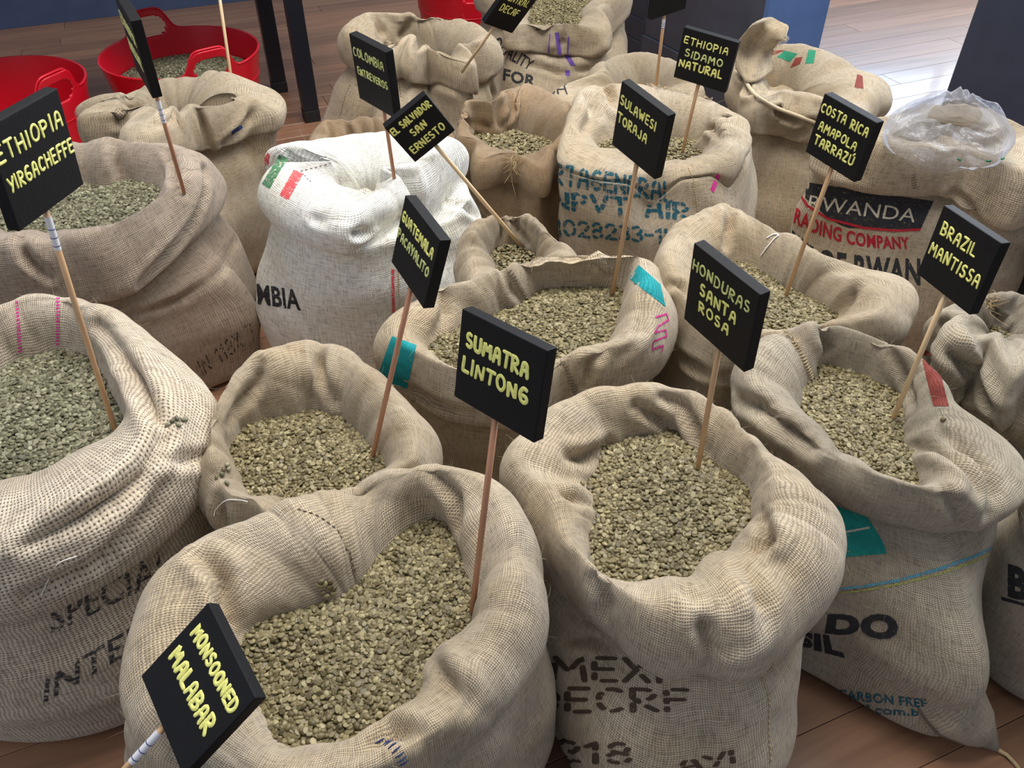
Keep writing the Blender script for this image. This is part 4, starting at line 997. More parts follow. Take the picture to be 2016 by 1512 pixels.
plan_sack('folded', zb=.47, hf=.055, hb=.055, seed=8, mat='burlap_fine', fold=.9, label='sack with a red stripe and folded-shut mouth in front of the tub of grey-green beans',
  inner=[(250,226),(310,226),(380,224),(450,218),(456,223),(430,230),(360,234),(300,236),(255,232)],
  crest=[(160,220),(180,198),(215,186),(250,185),(280,190),(310,207),(345,208),(389,214),(420,186),(445,180),(480,183),(505,200),(490,240),(450,262),(420,280),(380,270),(300,268),(230,268),(180,262)],
  cuff=[(540,200,.46),(565,225,.44),(572,262,.42),(500,262,.42),(450,290,.41),(400,297,.41),(330,282,.41),(250,280,.41),(180,276,.41),(150,240,.45)],
  creases=[(((255,190),(238,215),(236,245)), .012, -.018), (((345,210),(335,235),(300,250)), .013, -.012), (((392,218),(400,250),(408,290)), .012, -.018), (((500,205),(490,235),(440,285)), .012, -.014), (((300,215),(315,240)), .02, .01)])
plan_sack('patched', zb=.46, hf=.045, hb=.085, seed=19, mat='burlap_fine', fold=.8, label='tan sack with a stitched patch on its side, behind the sign ending in ENTREVEROS',
  inner=[(756,92),(822,88),(878,95),(905,103),(925,112),(900,120),(878,122),(843,120),(784,112),(755,103)],
  crest=[(676,95),(694,48),(722,29),(765,32),(808,39),(825,60),(846,83),(878,83),(923,92),(955,98),(965,120),(930,135),(870,142),(800,135),(730,128),(690,120)],
  cuff=[(985,115,.44),(990,140,.42),(968,157,.40),(912,170,.39),(843,168,.39),(787,158,.40),(720,150,.41),(672,120,.43)],
  body=[(990,190,.3),(961,222,.25),(920,240,.2),(800,290,.05),(690,270,.0),(645,215,.12),(655,140,.3),(700,40,.3),(800,10,.3),(950,60,.3)],
  creases=[(((735,35),(752,60),(765,90)), .014, -.018), (((808,42),(790,70),(775,95)), .014, -.014), (((840,170),(900,190),(960,200)), .014, .012), (((968,160),(975,190),(970,215)), .010, -.014)])
plan_sack('quality', hard=1, rmax=.5, c=(1100, 25), zb=.48, hf=.008, hb=.07, seed=23, mat='burlap_fine', fold=.7, label='sack printed QUALITY with purple stripes at the top beside the dark counter',
  inner=[(1044,10),(1044,25),(1047,42),(1056,58),(1075,62),(1096,66),(1106,74),(1116,67),(1124,52),(1138,28),(1158,4),(1165,-20),(1120,-40),(1070,-35),(1045,-10)],
  crest=[(950,-10),(965,-50),(1050,-85),(1150,-80),(1210,-50),(1225,0),(1210,30),(1180,55),(1140,75),(1100,85),(1040,75),(1005,50),(975,30)],
  cuff=[(1240,0,.44),(1238,30,.43),(1209,68,.41),(1177,88,.40),(1124,108,.39),(1098,109,.39),(1039,98,.41),(1011,70,.43),(985,50,.45),(955,30,.46),(938,0,.46)],
  body=[(1205,80,.3),(1189,137,.2),(1150,190,.08),(1060,220,.03),(980,200,.1),(925,120,.2),(918,80,.3),(940,0,.4),(1100,-80,.3),(1230,-20,.3)],
  creases=[(((1030,100),(1080,120),(1140,120),(1190,95)), .013, .013), (((1040,128),(1100,142),(1160,135),(1195,110)), .010, -.012), (((1106,76),(1108,95)), .02, -.010)])
plan_sack('brown', zb=.45, hf=.015, hb=.085, seed=29, mat='burlap_brown', fold=.7, label='brown sack with a knotted fibre tuft on its rim left of the blue-printed sack',
  inner=[(925,262),(950,262),(975,266),(994,255),(1044,268),(1075,273),(1100,285),(1085,303),(1061,304),(1033,303),(1000,298),(961,290),(933,284)],
  crest=[(885,250),(895,228),(928,218),(965,208),(989,200),(1017,168),(1039,163),(1060,170),(1095,190),(1120,220),(1135,270),(1120,305),(1085,322),(1040,325),(990,322),(940,310),(905,285)],
  cuff=[(1150,280,.42),(1140,320,.41),(1085,352,.40),(1025,360,.39),(989,359,.39),(942,338,.40),(912,310,.41),(890,275,.43)],
  creases=[(((1035,170),(1020,200),(1000,235),(985,262)), .013, .014), (((1000,180),(1010,215),(990,250)), .011, -.012), (((920,232),(930,248),(960,250)), .012, -.012)])
plan_sack('dark', zb=.38, hf=.035, hb=.07, seed=31, mat='burlap_brown', fold=.8, label='brown sack of dark beans between the white sack and the patched sack',
  inner=[(668,312),(711,294),(755,292),(800,305),(825,325),(794,335),(725,335),(685,330)],
  crest=[(615,285),(642,242),(683,239),(711,229),(747,232),(800,240),(870,250),(895,280),(885,320),(840,345),(770,343),(690,340),(640,325)],
  creases=[(((648,245),(655,270),(650,290)), .009, -.010), (((683,242),(690,270),(700,290)), .011, -.010)])
plan_sack('salvador', zb=.42, hf=.03, hb=.06, seed=37, mat='burlap_fine', fold=.8, rb=.15, label='half-hidden dull brown sack between the white sack and the blue-printed sack',
  inner=[(965,490),(975,481),(1011,478),(1044,490),(1060,510),(1040,540),(1000,545),(970,520)],
  crest=[(930,470),(948,436),(972,438),(996,426),(1012,424),(1035,446),(1072,459),(1100,470),(1115,510),(1090,550),(1020,575),(950,560),(925,510)],
  creases=[(((985,430),(990,455),(985,480)), .009, -.010), (((1010,428),(1020,455),(1035,475)), .010, -.010)])
plan_sack('cartagena', zb=.47, hf=.03, hb=.08, seed=41, mat='burlap', fold=.6, label='tall sack with blue stencilled writing round its side behind the sign ending in TORAJA',
  inner=[(1165,285),(1200,278),(1250,262),(1316,268),(1380,278),(1425,275),(1420,290),(1385,297),(1340,290),(1290,292),(1240,312),(1205,318),(1180,300)],
  crest=[(1082,258),(1105,230),(1118,198),(1145,172),(1165,150),(1186,142),(1215,155),(1274,168),(1340,182),(1402,197),(1430,222),(1440,260),(1440,300),(1400,318),(1340,322),(1290,330),(1240,335),(1190,325),(1140,300),(1100,280)],
  cuff=[(1464,246,.50),(1475,278,.49),(1462,316,.485),(1400,346,.48),(1340,354,.48),(1240,362,.48),(1160,354,.48),(1095,326,.485),(1067,290,.49),(1073,262,.50)], tuck=-.004, puff=.002,
  body=[(1468,320,.35),(1452,400,.25),(1420,480,.1),(1300,540,.03),(1180,530,.03),(1100,460,.18),(1090,400,.25),(1068,320,.36),(1150,160,.3),(1350,190,.3),(1460,240,.35)],
  creases=[(((1182,148),(1196,175),(1205,205)), .012, -.016), (((1160,190),(1170,220),(1150,260)), .018, -.014), (((1402,205),(1430,250),(1425,285)), .013, .012), (((1415,215),(1400,250),(1420,275)), .010, -.010)])
plan_sack('fringed', zb=.40, hf=.07, hb=.085, seed=43, mat='burlap_fine', fold=.5, cw=.04, label='low tan closed sack behind the blue-printed sack, white-stickered sign stuck in it',
  inner=[(1200,180),(1240,172),(1290,175),(1320,185),(1290,195),(1240,195)],
  crest=[(1080,180),(1120,160),(1160,150),(1191,145),(1241,137),(1291,140),(1340,152),(1390,170),(1410,200),(1370,225),(1290,235),(1200,230),(1120,215)])
plan_sack('flap', zb=.49, hf=.055, hb=.075, seed=47, mat='burlap_fine', fold=.6, cw=.03, label='tall buff sack with a ragged flap standing up, green and brown print behind it',
  inner=[(1480,165),(1510,180),(1560,200),(1605,215),(1620,205),(1570,185),(1520,160),(1490,150)],
  crest=[(1455,150),(1460,115),(1490,96),(1530,94),(1580,98),(1640,106),(1680,122),(1700,155),(1710,190),(1680,225),(1625,240),(1570,228),(1520,210),(1475,190)],
  cuff=[(1735,190,.48),(1745,230,.46),(1700,275,.44),(1600,285,.43),(1520,265,.43),(1455,240,.44),(1432,190,.47),(1440,130,.50)],
  body=[(1760,230,.4),(1740,320,.2),(1650,400,.05),(1560,430,.02),(1480,420,.05),(1440,330,.2),(1425,220,.35),(1480,90,.4),(1600,90,.4),(1720,140,.4)],
  creases=[(((1458,130),(1475,185),(1540,225),(1620,245)), .010, -.020), (((1470,165),(1540,205),(1610,225)), .012, .012), (((1600,240),(1575,262),(1540,262)), .012, -.014)])
plan_sack('rwanda', hard=1, zb=.53, hf=.04, hb=.06, seed=53, mat='burlap', fold=.55, cw=.03, label='sack printed TRADING COMPANY in red, its rim folded down under the clear liner bag',
  inner=[(1790,285),(1830,300),(1880,305),(1930,300),(1945,285),(1910,270),(1850,265),(1805,270)],
  crest=[(1590,290),(1620,262),(1680,240),(1740,232),(1800,212),(1900,212),(1990,240),(2060,290),(2060,340),(1985,372),(1920,362),(1860,350),(1780,342),(1700,335),(1640,322)],
  cuff=[(2100,360,.47),(2060,420,.45),(1985,462,.43),(1924,428,.44),(1880,392,.455),(1837,387,.455),(1767,387,.455),(1698,380,.455),(1642,360,.46),(1590,335,.48),(1560,300,.50)], tuck=.035,
  body=[(1533,360,.38),(1524,420,.32),(1530,480,.25),(1580,600,.1),(1700,700,.02),(1850,720,.02),(2000,650,.08),(2080,500,.2),(2140,350,.3),(2000,220,.35),(1800,190,.35),(1600,260,.4)],
  creases=[(((1878,378),(1905,400),(1930,440)), .011, -.012), (((1600,330),(1640,350),(1700,368)), .012, .010)])
plan_sack('tied', zb=.44, hf=.05, hb=.05, seed=59, slack=.07, mat='burlap_grey', fold=.5, cw=.02, label='slumped sack with a frayed stitched top at the right edge beside the jade-patched sack',
  inner=[(1935,650),(1960,640),(1990,650),(1985,670),(1955,672)],
  crest=[(1840,640),(1875,608),(1935,590),(1980,588),(2040,585),(2100,620),(2110,680),(2060,740),(1980,740),(1900,710),(1855,680)],
  cuff=[(1805,665,.42),(1850,720,.38),(1895,790,.34),(1960,850,.32),(2040,900,.30),(2150,850,.32),(2180,700,.38)],
  creases=[(((1858,640),(1880,700),(1905,730),(1940,780),(1970,815)), .013, -.022), (((1870,650),(1890,690)), .012, .012), (((1940,780),(2000,840),(2016,850)), .016, .010), (((1945,590),(1965,630),(1985,665)), .010, -.008), (((1820,690),(1880,780),(1950,850)), .014, .012)])
plan_sack('corner', hard=3, zb=.40, hf=.04, hb=.05, seed=61, mat='burlap_grey', fold=.6, label='sack at the lower right edge showing bold black print beside bare floor',
  inner=[(2180,930),(2250,900),(2330,940),(2300,1010),(2220,1020)],
  crest=[(2080,930),(2150,860),(2280,840),(2400,900),(2420,1000),(2330,1090),(2200,1100),(2110,1030)], rb=.21)
clamp_bodies()
for q in SACKS.values(): build_sack(q)

SG = {
 'sumatra': ((-0.023, 0.7019, 0.7383), (-0.2709, 0.0166, -0.7743), (0.1324, 0.1148, 0.0154, 0.3034, -0.0026)),
 'honduras': ((0.2716, 0.8819, 0.7064), (0.0552, -0.0111, -1.0843), (0.1301, 0.1262, 0.0149, 0.2539, 0.0045)),
 'guatemala': ((-0.1437, 0.9435, 0.7622), (0.8417, -1.0281, 5.0095), (0.1122, 0.1057, 0.0135, 0.3743, -0.0005)),
 'sulawesi': ((0.2061, 1.3175, 0.761), (0.1258, 0.1204, -0.9795), (0.1172, 0.1203, 0.0161, 0.3249, 0.0026)),
 'colombia': ((-0.2768, 1.6489, 0.7179), (0.0923, 0.0138, -0.8297), (0.1213, 0.1351, 0.0185, 0.1882, 0.0132)),
 'salvador': ((-0.148, 1.5053, 0.7015), (0.202, -0.566, 0.3186), (0.0985, 0.098, 0.0174, 0.384, 0.0013)),
 'yirga': ((-0.6002, 0.971, 0.8657), (0.0257, 0.0785, 1.39), (0.139, 0.1322, 0.0168, 0.359, -0.0057)),
 'edge': ((-0.7332, 1.6398, 0.7723), (0.1252, 0.1667, -1.022), (0.1172, 0.1575, 0.0196, 0.1854, 0.0479)),
 'sidamo': ((0.4375, 1.9218, 0.6603), (0.0838, 0.087, -0.5215), (0.13, 0.1187, 0.0165, 0.1663, -0.0041)),
 'costa': ((0.5529, 1.3396, 0.7409), (0.0271, 0.0795, -1.04), (0.1158, 0.1085, 0.0182, 0.3122, -0.0003)),
 'mantissa': ((0.6498, 1.035, 0.6841), (-0.0854, -0.0015, -1.3171), (0.1219, 0.116, 0.0138, 0.2547, -0.001)),
 'malabar': ((-0.3812, 0.4379, 0.532), (-0.7528, 0.5259, -0.8293), (0.1288, 0.1196, 0.0104, 0.1543, -0.0)),
 'decaf': ((-0.039, 2.4461, 0.6211), (-1.8363, -3.6211, -3.5915), (0.1142, 0.1458, 0.0125, 0.1171, -0.0088)),
 'topsign': ((0.4194, 2.3283, 0.6948), (0.1271, -0.0561, 0.5645), (0.1199, 0.1345, 0.0162, 0.2038, -0.0062)),
 'farstick': ((-0.7978, 2.395, 0.7902), (-0.2617, -0.0685, -0.463), (0.1145, 0.1072, 0.0179, 0.3339, -0.0001)),
}
# ------------------------------------------------------------------ loose beans (also the sources the heaps copy)
bme = bean_mesh()
def loose(kind, key, px, py, label=None, first=False):
    me = bme if kind == 'g' else bme.copy()
    q = SACKS[key]; j, i, p = nearest(q, px, py); n = Vector(q.N[j, i]); o = bpy.data.objects.new('coffee_bean', KME[kind]); COL.objects.link(o)
    o.location = Vector(p) + n * .0022; o.rotation_euler = (n.to_track_quat('Z', 'Y') @ Matrix.Rotation(px * 1.7, 3, 'Z').to_quaternion()).to_euler()
    o.scale = (1.0, 1.0, 1.0)
    tag(o, label, 'coffee bean', 'loose beans on the cloth'); return o
KME = {}
for k, m in (('g', 'beans'), ('b', 'beans_blue'), ('d', 'beans_brown')):
    me = bme.copy(); me.materials.append(M_[m]); KME[k] = me
CL = 'loose green bean in the little cluster on the rim of the bottom centre-left sack'
BEAN['g'] = loose('g', 'malabar', 640, 1146, CL)
for px, py in ((628, 1152), (649, 1158), (636, 1163), (655, 1168), (643, 1171), (632, 1140), (648, 1143), (660, 1160)): loose('g', 'malabar', px, py, CL)
CL2 = 'loose green bean caught in the folds of the very large left sack'
BEAN['b'] = loose('b', 'left', 348, 828, CL2)
for px, py in ((340, 834), (356, 826), (364, 822), (333, 838), (352, 838)): loose('b', 'left', px, py, CL2)
BEAN['d'] = loose('d', 'guatemala', 440, 925, 'brownish loose bean on the left rim of the peaked sack')
for px, py in ((447, 915), (437, 934), (449, 922), (428, 940), (446, 952)): loose('b', 'guatemala', px, py, 'loose green bean on the left rim of the peaked sack')
loose('g', 'honduras', 1146, 952, 'single loose bean on the left rim of the round-mouthed sack')
loose('g', 'sulawesi', 815, 785, 'loose bean in the fold of the central sack, right of its teal corner')
loose('g', 'mantissa', 1858, 826, 'single pale bean on the right rim of the jade-patched sack')

fill_sack('malabar', 'g', 'green beans heaped in the bottom centre-left sack')
fill_sack('left', 'b', 'cool grey-green beans in the very large left sack')
fill_sack('guatemala', 'g', 'green beans in the peaked sack, a dowel leaning from their right side')
fill_sack('honduras', 'g', 'green beans in the round-mouthed sack under the sign ending in ROSA', dome=.02)
fill_sack('mantissa', 'g', 'green beans in the jade-patched sack under the sign ending in MANTISSA')
fill_sack('sulawesi', 'g', 'green beans in the central sack with teal corners')
fill_sack('costa', 'g', 'green beans half hidden behind the sign ending in ROSA')
fill_sack('rose', 'b', 'green beans in the mauve-brown sack below the sign ending in YIRGACHEFFE')
fill_sack('quality', 'g', 'green beans in the purple-striped sack at the top', pitch=.0064, layers=1)
fill_sack('brown', 'g', 'green beans in the brown sack with the fibre tuft', pitch=.0064, layers=1)
fill_sack('dark', 'd', 'dark brownish beans behind the white sack', pitch=.0064, layers=1)
fill_sack('cartagena', 'g', 'green beans just showing inside the blue-printed sack', pitch=.0064, layers=1)
for k, lb in (('salvador', 'beans in shadow in the half-hidden dull brown sack'), ('tied', 'beans inside the slumped sack at the right edge'), ('corner', 'beans in the sack at the lower right edge')):
    fill_sack(k, 'g', lb, pitch=.0075, layers=1, dome=.0)
for k in ('colombia', 'folded', 'fringed', 'flap', 'rwanda'): close_mouth(k)
rt = r1 * (.80 + .20 * .20 / .30) - .014
heap(c1, lambda th: np.full(len(th), rt), lambda x, y: .205 + .035 * np.exp(-((x / .2) ** 2 + (y / .2) ** 2)) - .05 * np.clip(-y, 0, 1), 'b', 'grey-green beans in the red tub behind the striped sack', 3, .0068, layers=1, scale=1.1)

# ------------------------------------------------------------------ signs
Y, PL_ = 'paint', 'paint_pale'
sign(SG['sumatra'], [('SUMATRA', .10, .37, .73, .17, 0, Y, 1.15), ('LINTONG', .08, .62, .78, .17, 0, Y, 1.1)], 'black sign lettered SUMATRA LINTONG on a red-brown stick', 'dowel_r', stroke=.0056)
sign(SG['honduras'], [('HONDURAS', .04, .29, .86, .14, 0, PL_, .8), ('SANTA', .20, .50, .55, .15, 0, Y, 1.1), ('ROSA', .22, .70, .46, .14, 0, Y, .95)], 'black sign lettered HONDURAS SANTA ROSA', 'dowel')
sign(SG['guatemala'], [('GUATEMALA', .06, .32, .86, .15, 0, Y, 1.0), ('PACAYALITO', .04, .56, .88, .14, 0, PL_, .85)], 'black sign lettered GUATEMALA PACAYALITO on a long red-brown stick', 'dowel_r')
sign(SG['sulawesi'], [('SULAWESI', .05, .32, .76, .15, 0, Y, .9), ('TORAJA', .05, .56, .64, .15, 0, Y, .95)], 'black sign lettered SULAWESI TORAJA', 'dowel')
sign(SG['colombia'], [('COLOMBIA', .06, .30, .82, .15, 0, PL_, .9), ('ENTREVEROS', .10, .55, .82, .12, 0, PL_, .9)], 'black sign lettered COLOMBIA ENTREVEROS stuck in the white sack', 'dowel_r')
sign(SG['salvador'], [('EL SALVADOR', .04, .25, .90, .17, 0, Y, .95), ('SAN', .32, .50, .32, .17, 0, Y, 1), ('ERNESTO', .10, .80, .78, .18, 0, Y, 1)], 'tilted black sign lettered EL SALVADOR SAN ERNESTO', 'dowel_p')
sign(SG['yirga'], [('ETHIOPIA', .03, .34, .90, .17, 0, Y, 1.1), ('YIRGACHEFFE', .05, .60, .93, .155, 0, Y, 1.0)], 'largest black sign, lettered ETHIOPIA YIRGACHEFFE, at the left edge', 'dowel', sticker=.05)
sign(SG['edge'], [('ETHIOPIA', .06, .36, .84, .18, 0, PL_), ('HARRAR', .10, .66, .76, .18, 0, PL_)], 'black sign seen edge-on in front of the red tub', 'dowel_r', sticker=.05)
sign(SG['sidamo'], [('ETHIOPIA', .06, .28, .80, .15, 0, Y, .9), ('SIDAMO', .12, .50, .70, .15, 0, PL_, .95), ('NATURAL', .06, .72, .80, .16, 0, Y, 1.15)], 'black sign lettered ETHIOPIA SIDAMO NATURAL', 'dowel')
sign(SG['costa'], [('COSTA RICA', .04, .27, .88, .16, 0, Y, .9), ('AMAPOLA', .10, .52, .72, .15, 0, Y, .85), ('TARRAZÚ', .10, .76, .76, .16, 0, Y, 1)], 'black sign lettered COSTA RICA AMAPOLA TARRAZU', 'dowel')
sign(SG['mantissa'], [('BRAZIL', .12, .34, .60, .18, 0, Y, 1), ('MANTISSA', .06, .62, .88, .18, 0, Y, 1)], 'black sign lettered BRAZIL MANTISSA', 'dowel_p')
sign(SG['malabar'], [('MONSOONED', .10, .30, .82, .15, 0, Y, 1.15), ('MALABAR', .10, .60, .78, .18, 0, Y, 1.25)], 'black sign lettered MONSOONED MALABAR leaning at the bottom left', 'dowel', sticker=.05, stroke=.0054)
sign(SG['decaf'], [('CENTRAL', .08, .40, .78, .15, 0, Y, .9), ('DECAF', .16, .62, .60, .16, 0, Y, 1)], 'tilted black sign lettered DECAF at the top', 'dowel_p')
sign(SG['topsign'], [], 'black sign cut off by the top edge with a white sticker on its stick', 'dowel', sticker=.025)
sign(SG['farstick'], [], 'pale stick rising out of the frame from the striped folded-shut sack', 'dowel_p')

M_['ink_olive'] = ink('ink_olive', (.38, .40, .10), wear=.5)
# ------------------------------------------------------------------ prints, stripes and stitching on the sacks
print_text('left', 'SPECIAL', [(100, 1250), (345, 1130), (330, 1075), (100, 1195)], 'ink_fade', .015)
print_text('left', 'INTER', [(85, 1385), (300, 1260), (290, 1215), (90, 1335)], 'ink_fade', .015)
patch('left', 'woven_stripe', [(44, 695), (36, 592), (30, 594), (36, 698)], 'ink_pink', 30, 3, dash=2, label='dashed magenta stripe')
patch('left', 'woven_stripe', [(118, 682), (118, 586), (110, 586), (110, 682)], 'ink_pink', 30, 3, dash=2, label='dashed magenta stripe')
print_text('colombia', 'COLOMBIA', [(400, 582), (593, 612), (588, 571), (400, 540)], 'ink_black', .03)
patch('colombia', 'woven_stripe', [(507, 358), (533, 303), (524, 299), (499, 350)], 'ink_sred', 16, 4, label='red woven stripe', zone='c')
patch('colombia', 'woven_stripe', [(531, 372), (566, 312), (550, 304), (516, 362)], 'ink_sgreen', 16, 6, label='green woven stripe', zone='c')
patch('colombia', 'woven_stripe', [(568, 395), (596, 342), (578, 334), (550, 385)], 'ink_sred', 16, 6, label='red woven stripe', zone='c')
stroke_on('colombia', [(472, 468), (500, 445), (535, 428)], .005, 'ink_black', zone='b')
stroke_on('colombia', [(500, 412), (540, 398), (566, 392)], .004, 'ink_black', zone='b')
patch('colombia', 'woven_stripe', [(468, 425), (540, 388), (536, 376), (464, 408)], 'ink_sred', 16, 4, label='red woven stripe', zone='b')
patch('colombia', 'woven_stripe', [(464, 402), (520, 372), (516, 362), (462, 390)], 'ink_sgreen', 16, 4, zone='b', label='green woven stripe')
print_text('colombia', 'ZA 1927', [(484, 446), (562, 422), (558, 400), (482, 424)], 'ink_black', .01)
stitches('colombia', [(629, 300), (622, 330), (616, 356)])
stitches('colombia', [(785, 520), (785, 570), (788, 640)], 'twine', .006, .005, .0016)
patch('colombia', 'woven_stripe', [(770, 530), (772, 640), (778, 640), (776, 530)], 'ink_sred', 20, 2)
patch('colombia', 'woven_stripe', [(930, 452), (952, 462), (956, 453), (934, 443)], 'ink_sred', 6, 4)
stencil('honduras', 'MEXI', [(1090, 1338), (1300, 1342), (1300, 1298), (1090, 1294)], 'ink_brown', .16)
stencil('honduras', 'DECRF', [(1050, 1402), (1352, 1398), (1350, 1358), (1050, 1354)], 'ink_brown', .17, seed=6)
stencil('honduras', '218', [(1095, 1500), (1240, 1502), (1240, 1464), (1095, 1460)], 'ink_brown', .18, seed=8)
stitches('honduras', [(1527, 1305), (1518, 1380), (1518, 1500)], 'twine', .010, .008, .0013)
print_text('mantissa', 'DO', [(1624, 1247), (1770, 1262), (1768, 1208), (1630, 1208)], 'ink_black', .06)
print_text('mantissa', 'SIL', [(1562, 1268), (1664, 1296), (1650, 1252), (1572, 1242)], 'ink_black', .06)
print_text('mantissa', 'CARBON FREE', [(1650, 1376), (1826, 1394), (1824, 1376), (1650, 1356)], 'ink_teal', .03)
print_text('mantissa', 'al.com.br', [(1690, 1405), (1826, 1410), (1826, 1397), (1690, 1386)], 'ink_teal', .03)
stroke_on('mantissa', [(1622, 1162), (1700, 1154), (1770, 1142), (1850, 1120), (1920, 1094), (1962, 1074)], .0045, 'ink_lblue', 'woven_stripe', label='light blue woven line', zone='b')
stroke_on('mantissa', [(1622, 1170), (1700, 1162), (1770, 1150), (1850, 1130), (1920, 1104), (1958, 1086)], .003, 'ink_olive', 'woven_stripe', label='yellow-green woven line', zone='b')
patch('mantissa', 'jade_patch', [(1612, 1100), (1745, 1090), (1738, 1030), (1618, 985)], 'cloth_jade', 24, 16, zone='b', shape=lambda x, y: (x * (1 - .25 * y * y), y), label='jade green dyed shoulder')
stroke_on('mantissa', [(1625, 1048), (1670, 1046), (1712, 1038)], .0035, 'ink_cream', 'cream_line')
patch('mantissa', 'printed_band', [(1838, 800), (1868, 800), (1845, 712), (1815, 706)], 'ink_rust', 10, 24, label='rust red printed band')
stitches('mantissa', [(1560, 672), (1585, 715), (1598, 750)], 'twine', .006, .005, .0014, cross=True)
patch('sulawesi', 'dyed_corner', [(742, 745), (802, 765), (820, 680), (772, 662)], 'cloth_teal', 14, 16, label='teal dyed corner', zone='c')
patch('sulawesi', 'dyed_corner', [(1238, 548), (1310, 604), (1300, 560), (1258, 522)], 'cloth_teal', 14, 12, label='teal dyed corner', zone='c')
stroke_on('sulawesi', [(1290, 625), (1312, 618), (1316, 630), (1296, 642), (1288, 655), (1310, 650), (1312, 662), (1286, 672), (1284, 688), (1306, 680), (1302, 694)], .0035, 'ink_pink', 'scribble', label='pink scribble')
stitches('sulawesi', [(1002, 532), (1020, 560), (1040, 590)], step=.007, cross=True)
stitches('sulawesi', [(1103, 715), (1125, 750), (1140, 790)], step=.007, cross=True)
stitches('malabar', [(585, 1000), (650, 1030), (690, 1090), (700, 1130)], step=.009)
stitches('malabar', [(742, 1450), (780, 1480), (800, 1505)], 'ink_blue', .007, cross=True)
stencil('cartagena', 'CARTAGENERAL', [(1040, 352), (1322, 396), (1322, 362), (1044, 316)], 'ink_teal', .21, seed=11, zone=None)
stencil('cartagena', 'EXPDVECTIAP', [(1085, 400), (1360, 432), (1360, 402), (1085, 365)], 'ink_teal', .2, seed=4) if False else stencil('cartagena', 'NPVT AIR', [(1090, 410), (1355, 432), (1355, 402), (1088, 378)], 'ink_teal', .2, seed=4)
stencil('cartagena', '1028233-1H', [(1094, 462), (1330, 480), (1330, 454), (1092, 432)], 'ink_teal', .2, seed=5)
stitches('cartagena', [(1356, 330), (1366, 370), (1375, 415)], 'twine', .006, .005, .0013)
patch('cartagena', 'pink_mark', [(1405, 380), (1418, 345), (1412, 340), (1398, 372)], 'ink_pink', 8, 4)
print_text('quality', 'QUALITY', [(962, 104), (1040, 142), (1053, 120), (980, 70)], 'ink_black', .02)
print_text('quality', 'FOR', [(990, 158), (1052, 172), (1056, 150), (992, 134)], 'ink_black', .03)
patch('quality', 'woven_stripe', [(1092, 64), (1098, 108), (1106, 108), (1100, 64)], 'ink_purple', 14, 3, label='purple woven stripe')
patch('quality', 'woven_stripe', [(1112, 112), (1124, 130), (1134, 130), (1122, 110)], 'ink_purple', 14, 3, label='purple woven stripe')
patch('quality', 'woven_stripe', [(1112, 138), (1114, 150), (1122, 150), (1122, 138)], 'ink_purple', 10, 3, label='purple woven stripe')
patch('quality', 'woven_stripe', [(1082, 66), (1078, 104), (1081, 104), (1084, 66)], 'ink_purple', 14, 2)
patch('quality', 'woven_stripe', [(1118, 72), (1116, 106), (1119, 106), (1121, 72)], 'ink_purple', 14, 2)
print_text('rwanda', 'TRADING COMPANY', [(1546, 428), (1792, 490), (1788, 466), (1552, 396)], 'ink_red', .03, bend=.75)
print_text('rwanda', 'OF RWAN', [(1608, 545), (1812, 562), (1812, 508), (1612, 488)], 'ink_black', .035, bend=.1)
print_text('rwanda', 'PRODUCE', [(1524, 478), (1600, 540), (1602, 486), (1528, 425)], 'ink_black', .035)
patch('rwanda', 'printed_shield', [(1572, 446), (1812, 452), (1838, 396), (1572, 356)], 'ink_black', 36, 18, zone='b', shape=lambda x, y: (x, (.78 * max(0, 1 - x * 2.4) ** 1.4) * (1 - y) + y), label='dark printed shield')
stroke_on('rwanda', [(1568, 372), (1590, 405), (1630, 430), (1700, 448), (1760, 454), (1812, 452)], .006, 'ink_red', 'shield_outline', lift=.0016)
print_text('rwanda', 'RWANDA', [(1590, 412), (1800, 438), (1806, 412), (1595, 384)], 'ink_cream', .0)
stitches('rwanda', [(1800, 340), (1802, 375)], step=.007, cross=True)
patch('tied', 'printed_band', [(1812, 700), (1836, 700), (1826, 690), (1806, 690)], 'ink_rust', 6, 4)
print_text('corner', 'BE', [(1985, 1175), (2060, 1195), (2060, 1130), (1985, 1110)], 'ink_black', .05)
stroke_on('corner', [(1972, 1178), (1995, 1184), (2030, 1194)], .006, 'ink_black')
print_text('fringed', 'ISH', [(1072, 186), (1118, 186), (1110, 166), (1072, 168)], 'ink_black', .0, zone=None)
patch('flap', 'printed_leaf', [(1530, 112), (1555, 122), (1570, 106), (1545, 100)], 'ink_green', 8, 6, label='green printed shape')
patch('flap', 'printed_leaf', [(1585, 125), (1602, 125), (1606, 100), (1592, 98)], 'ink_green', 8, 6, label='green printed shape')
patch('flap', 'printed_leaf', [(1556, 134), (1575, 126), (1580, 112), (1566, 114)], 'ink_rust', 8, 6, label='brown printed shape')
patch('flap', 'printed_leaf', [(1508, 112), (1528, 106), (1545, 99), (1525, 99)], 'ink_rust', 8, 6, label='brown printed shape')
patch('flap', 'printed_leaf', [(1682, 172), (1700, 175), (1698, 150), (1688, 146)], 'ink_rust', 8, 6, label='brown printed shape')
stencil('rose', 'IN 118X 7 IN', [(400, 738), (538, 640), (524, 612), (388, 712)], 'ink_fade', .12, seed=2)
patch('folded', 'woven_stripe', [(146, 255), (152, 215), (146, 214), (140, 252)], 'ink_sred', 8, 3, label='red woven stripe')
patch('folded', 'printed_mark', [(456, 266), (478, 252), (476, 244), (456, 258)], 'ink_blue', 6, 4)
stitches('patched', [(690, 168), (675, 200), (668, 232)], step=.009); stitches('patched', [(700, 166), (740, 175), (790, 190)], step=.009)

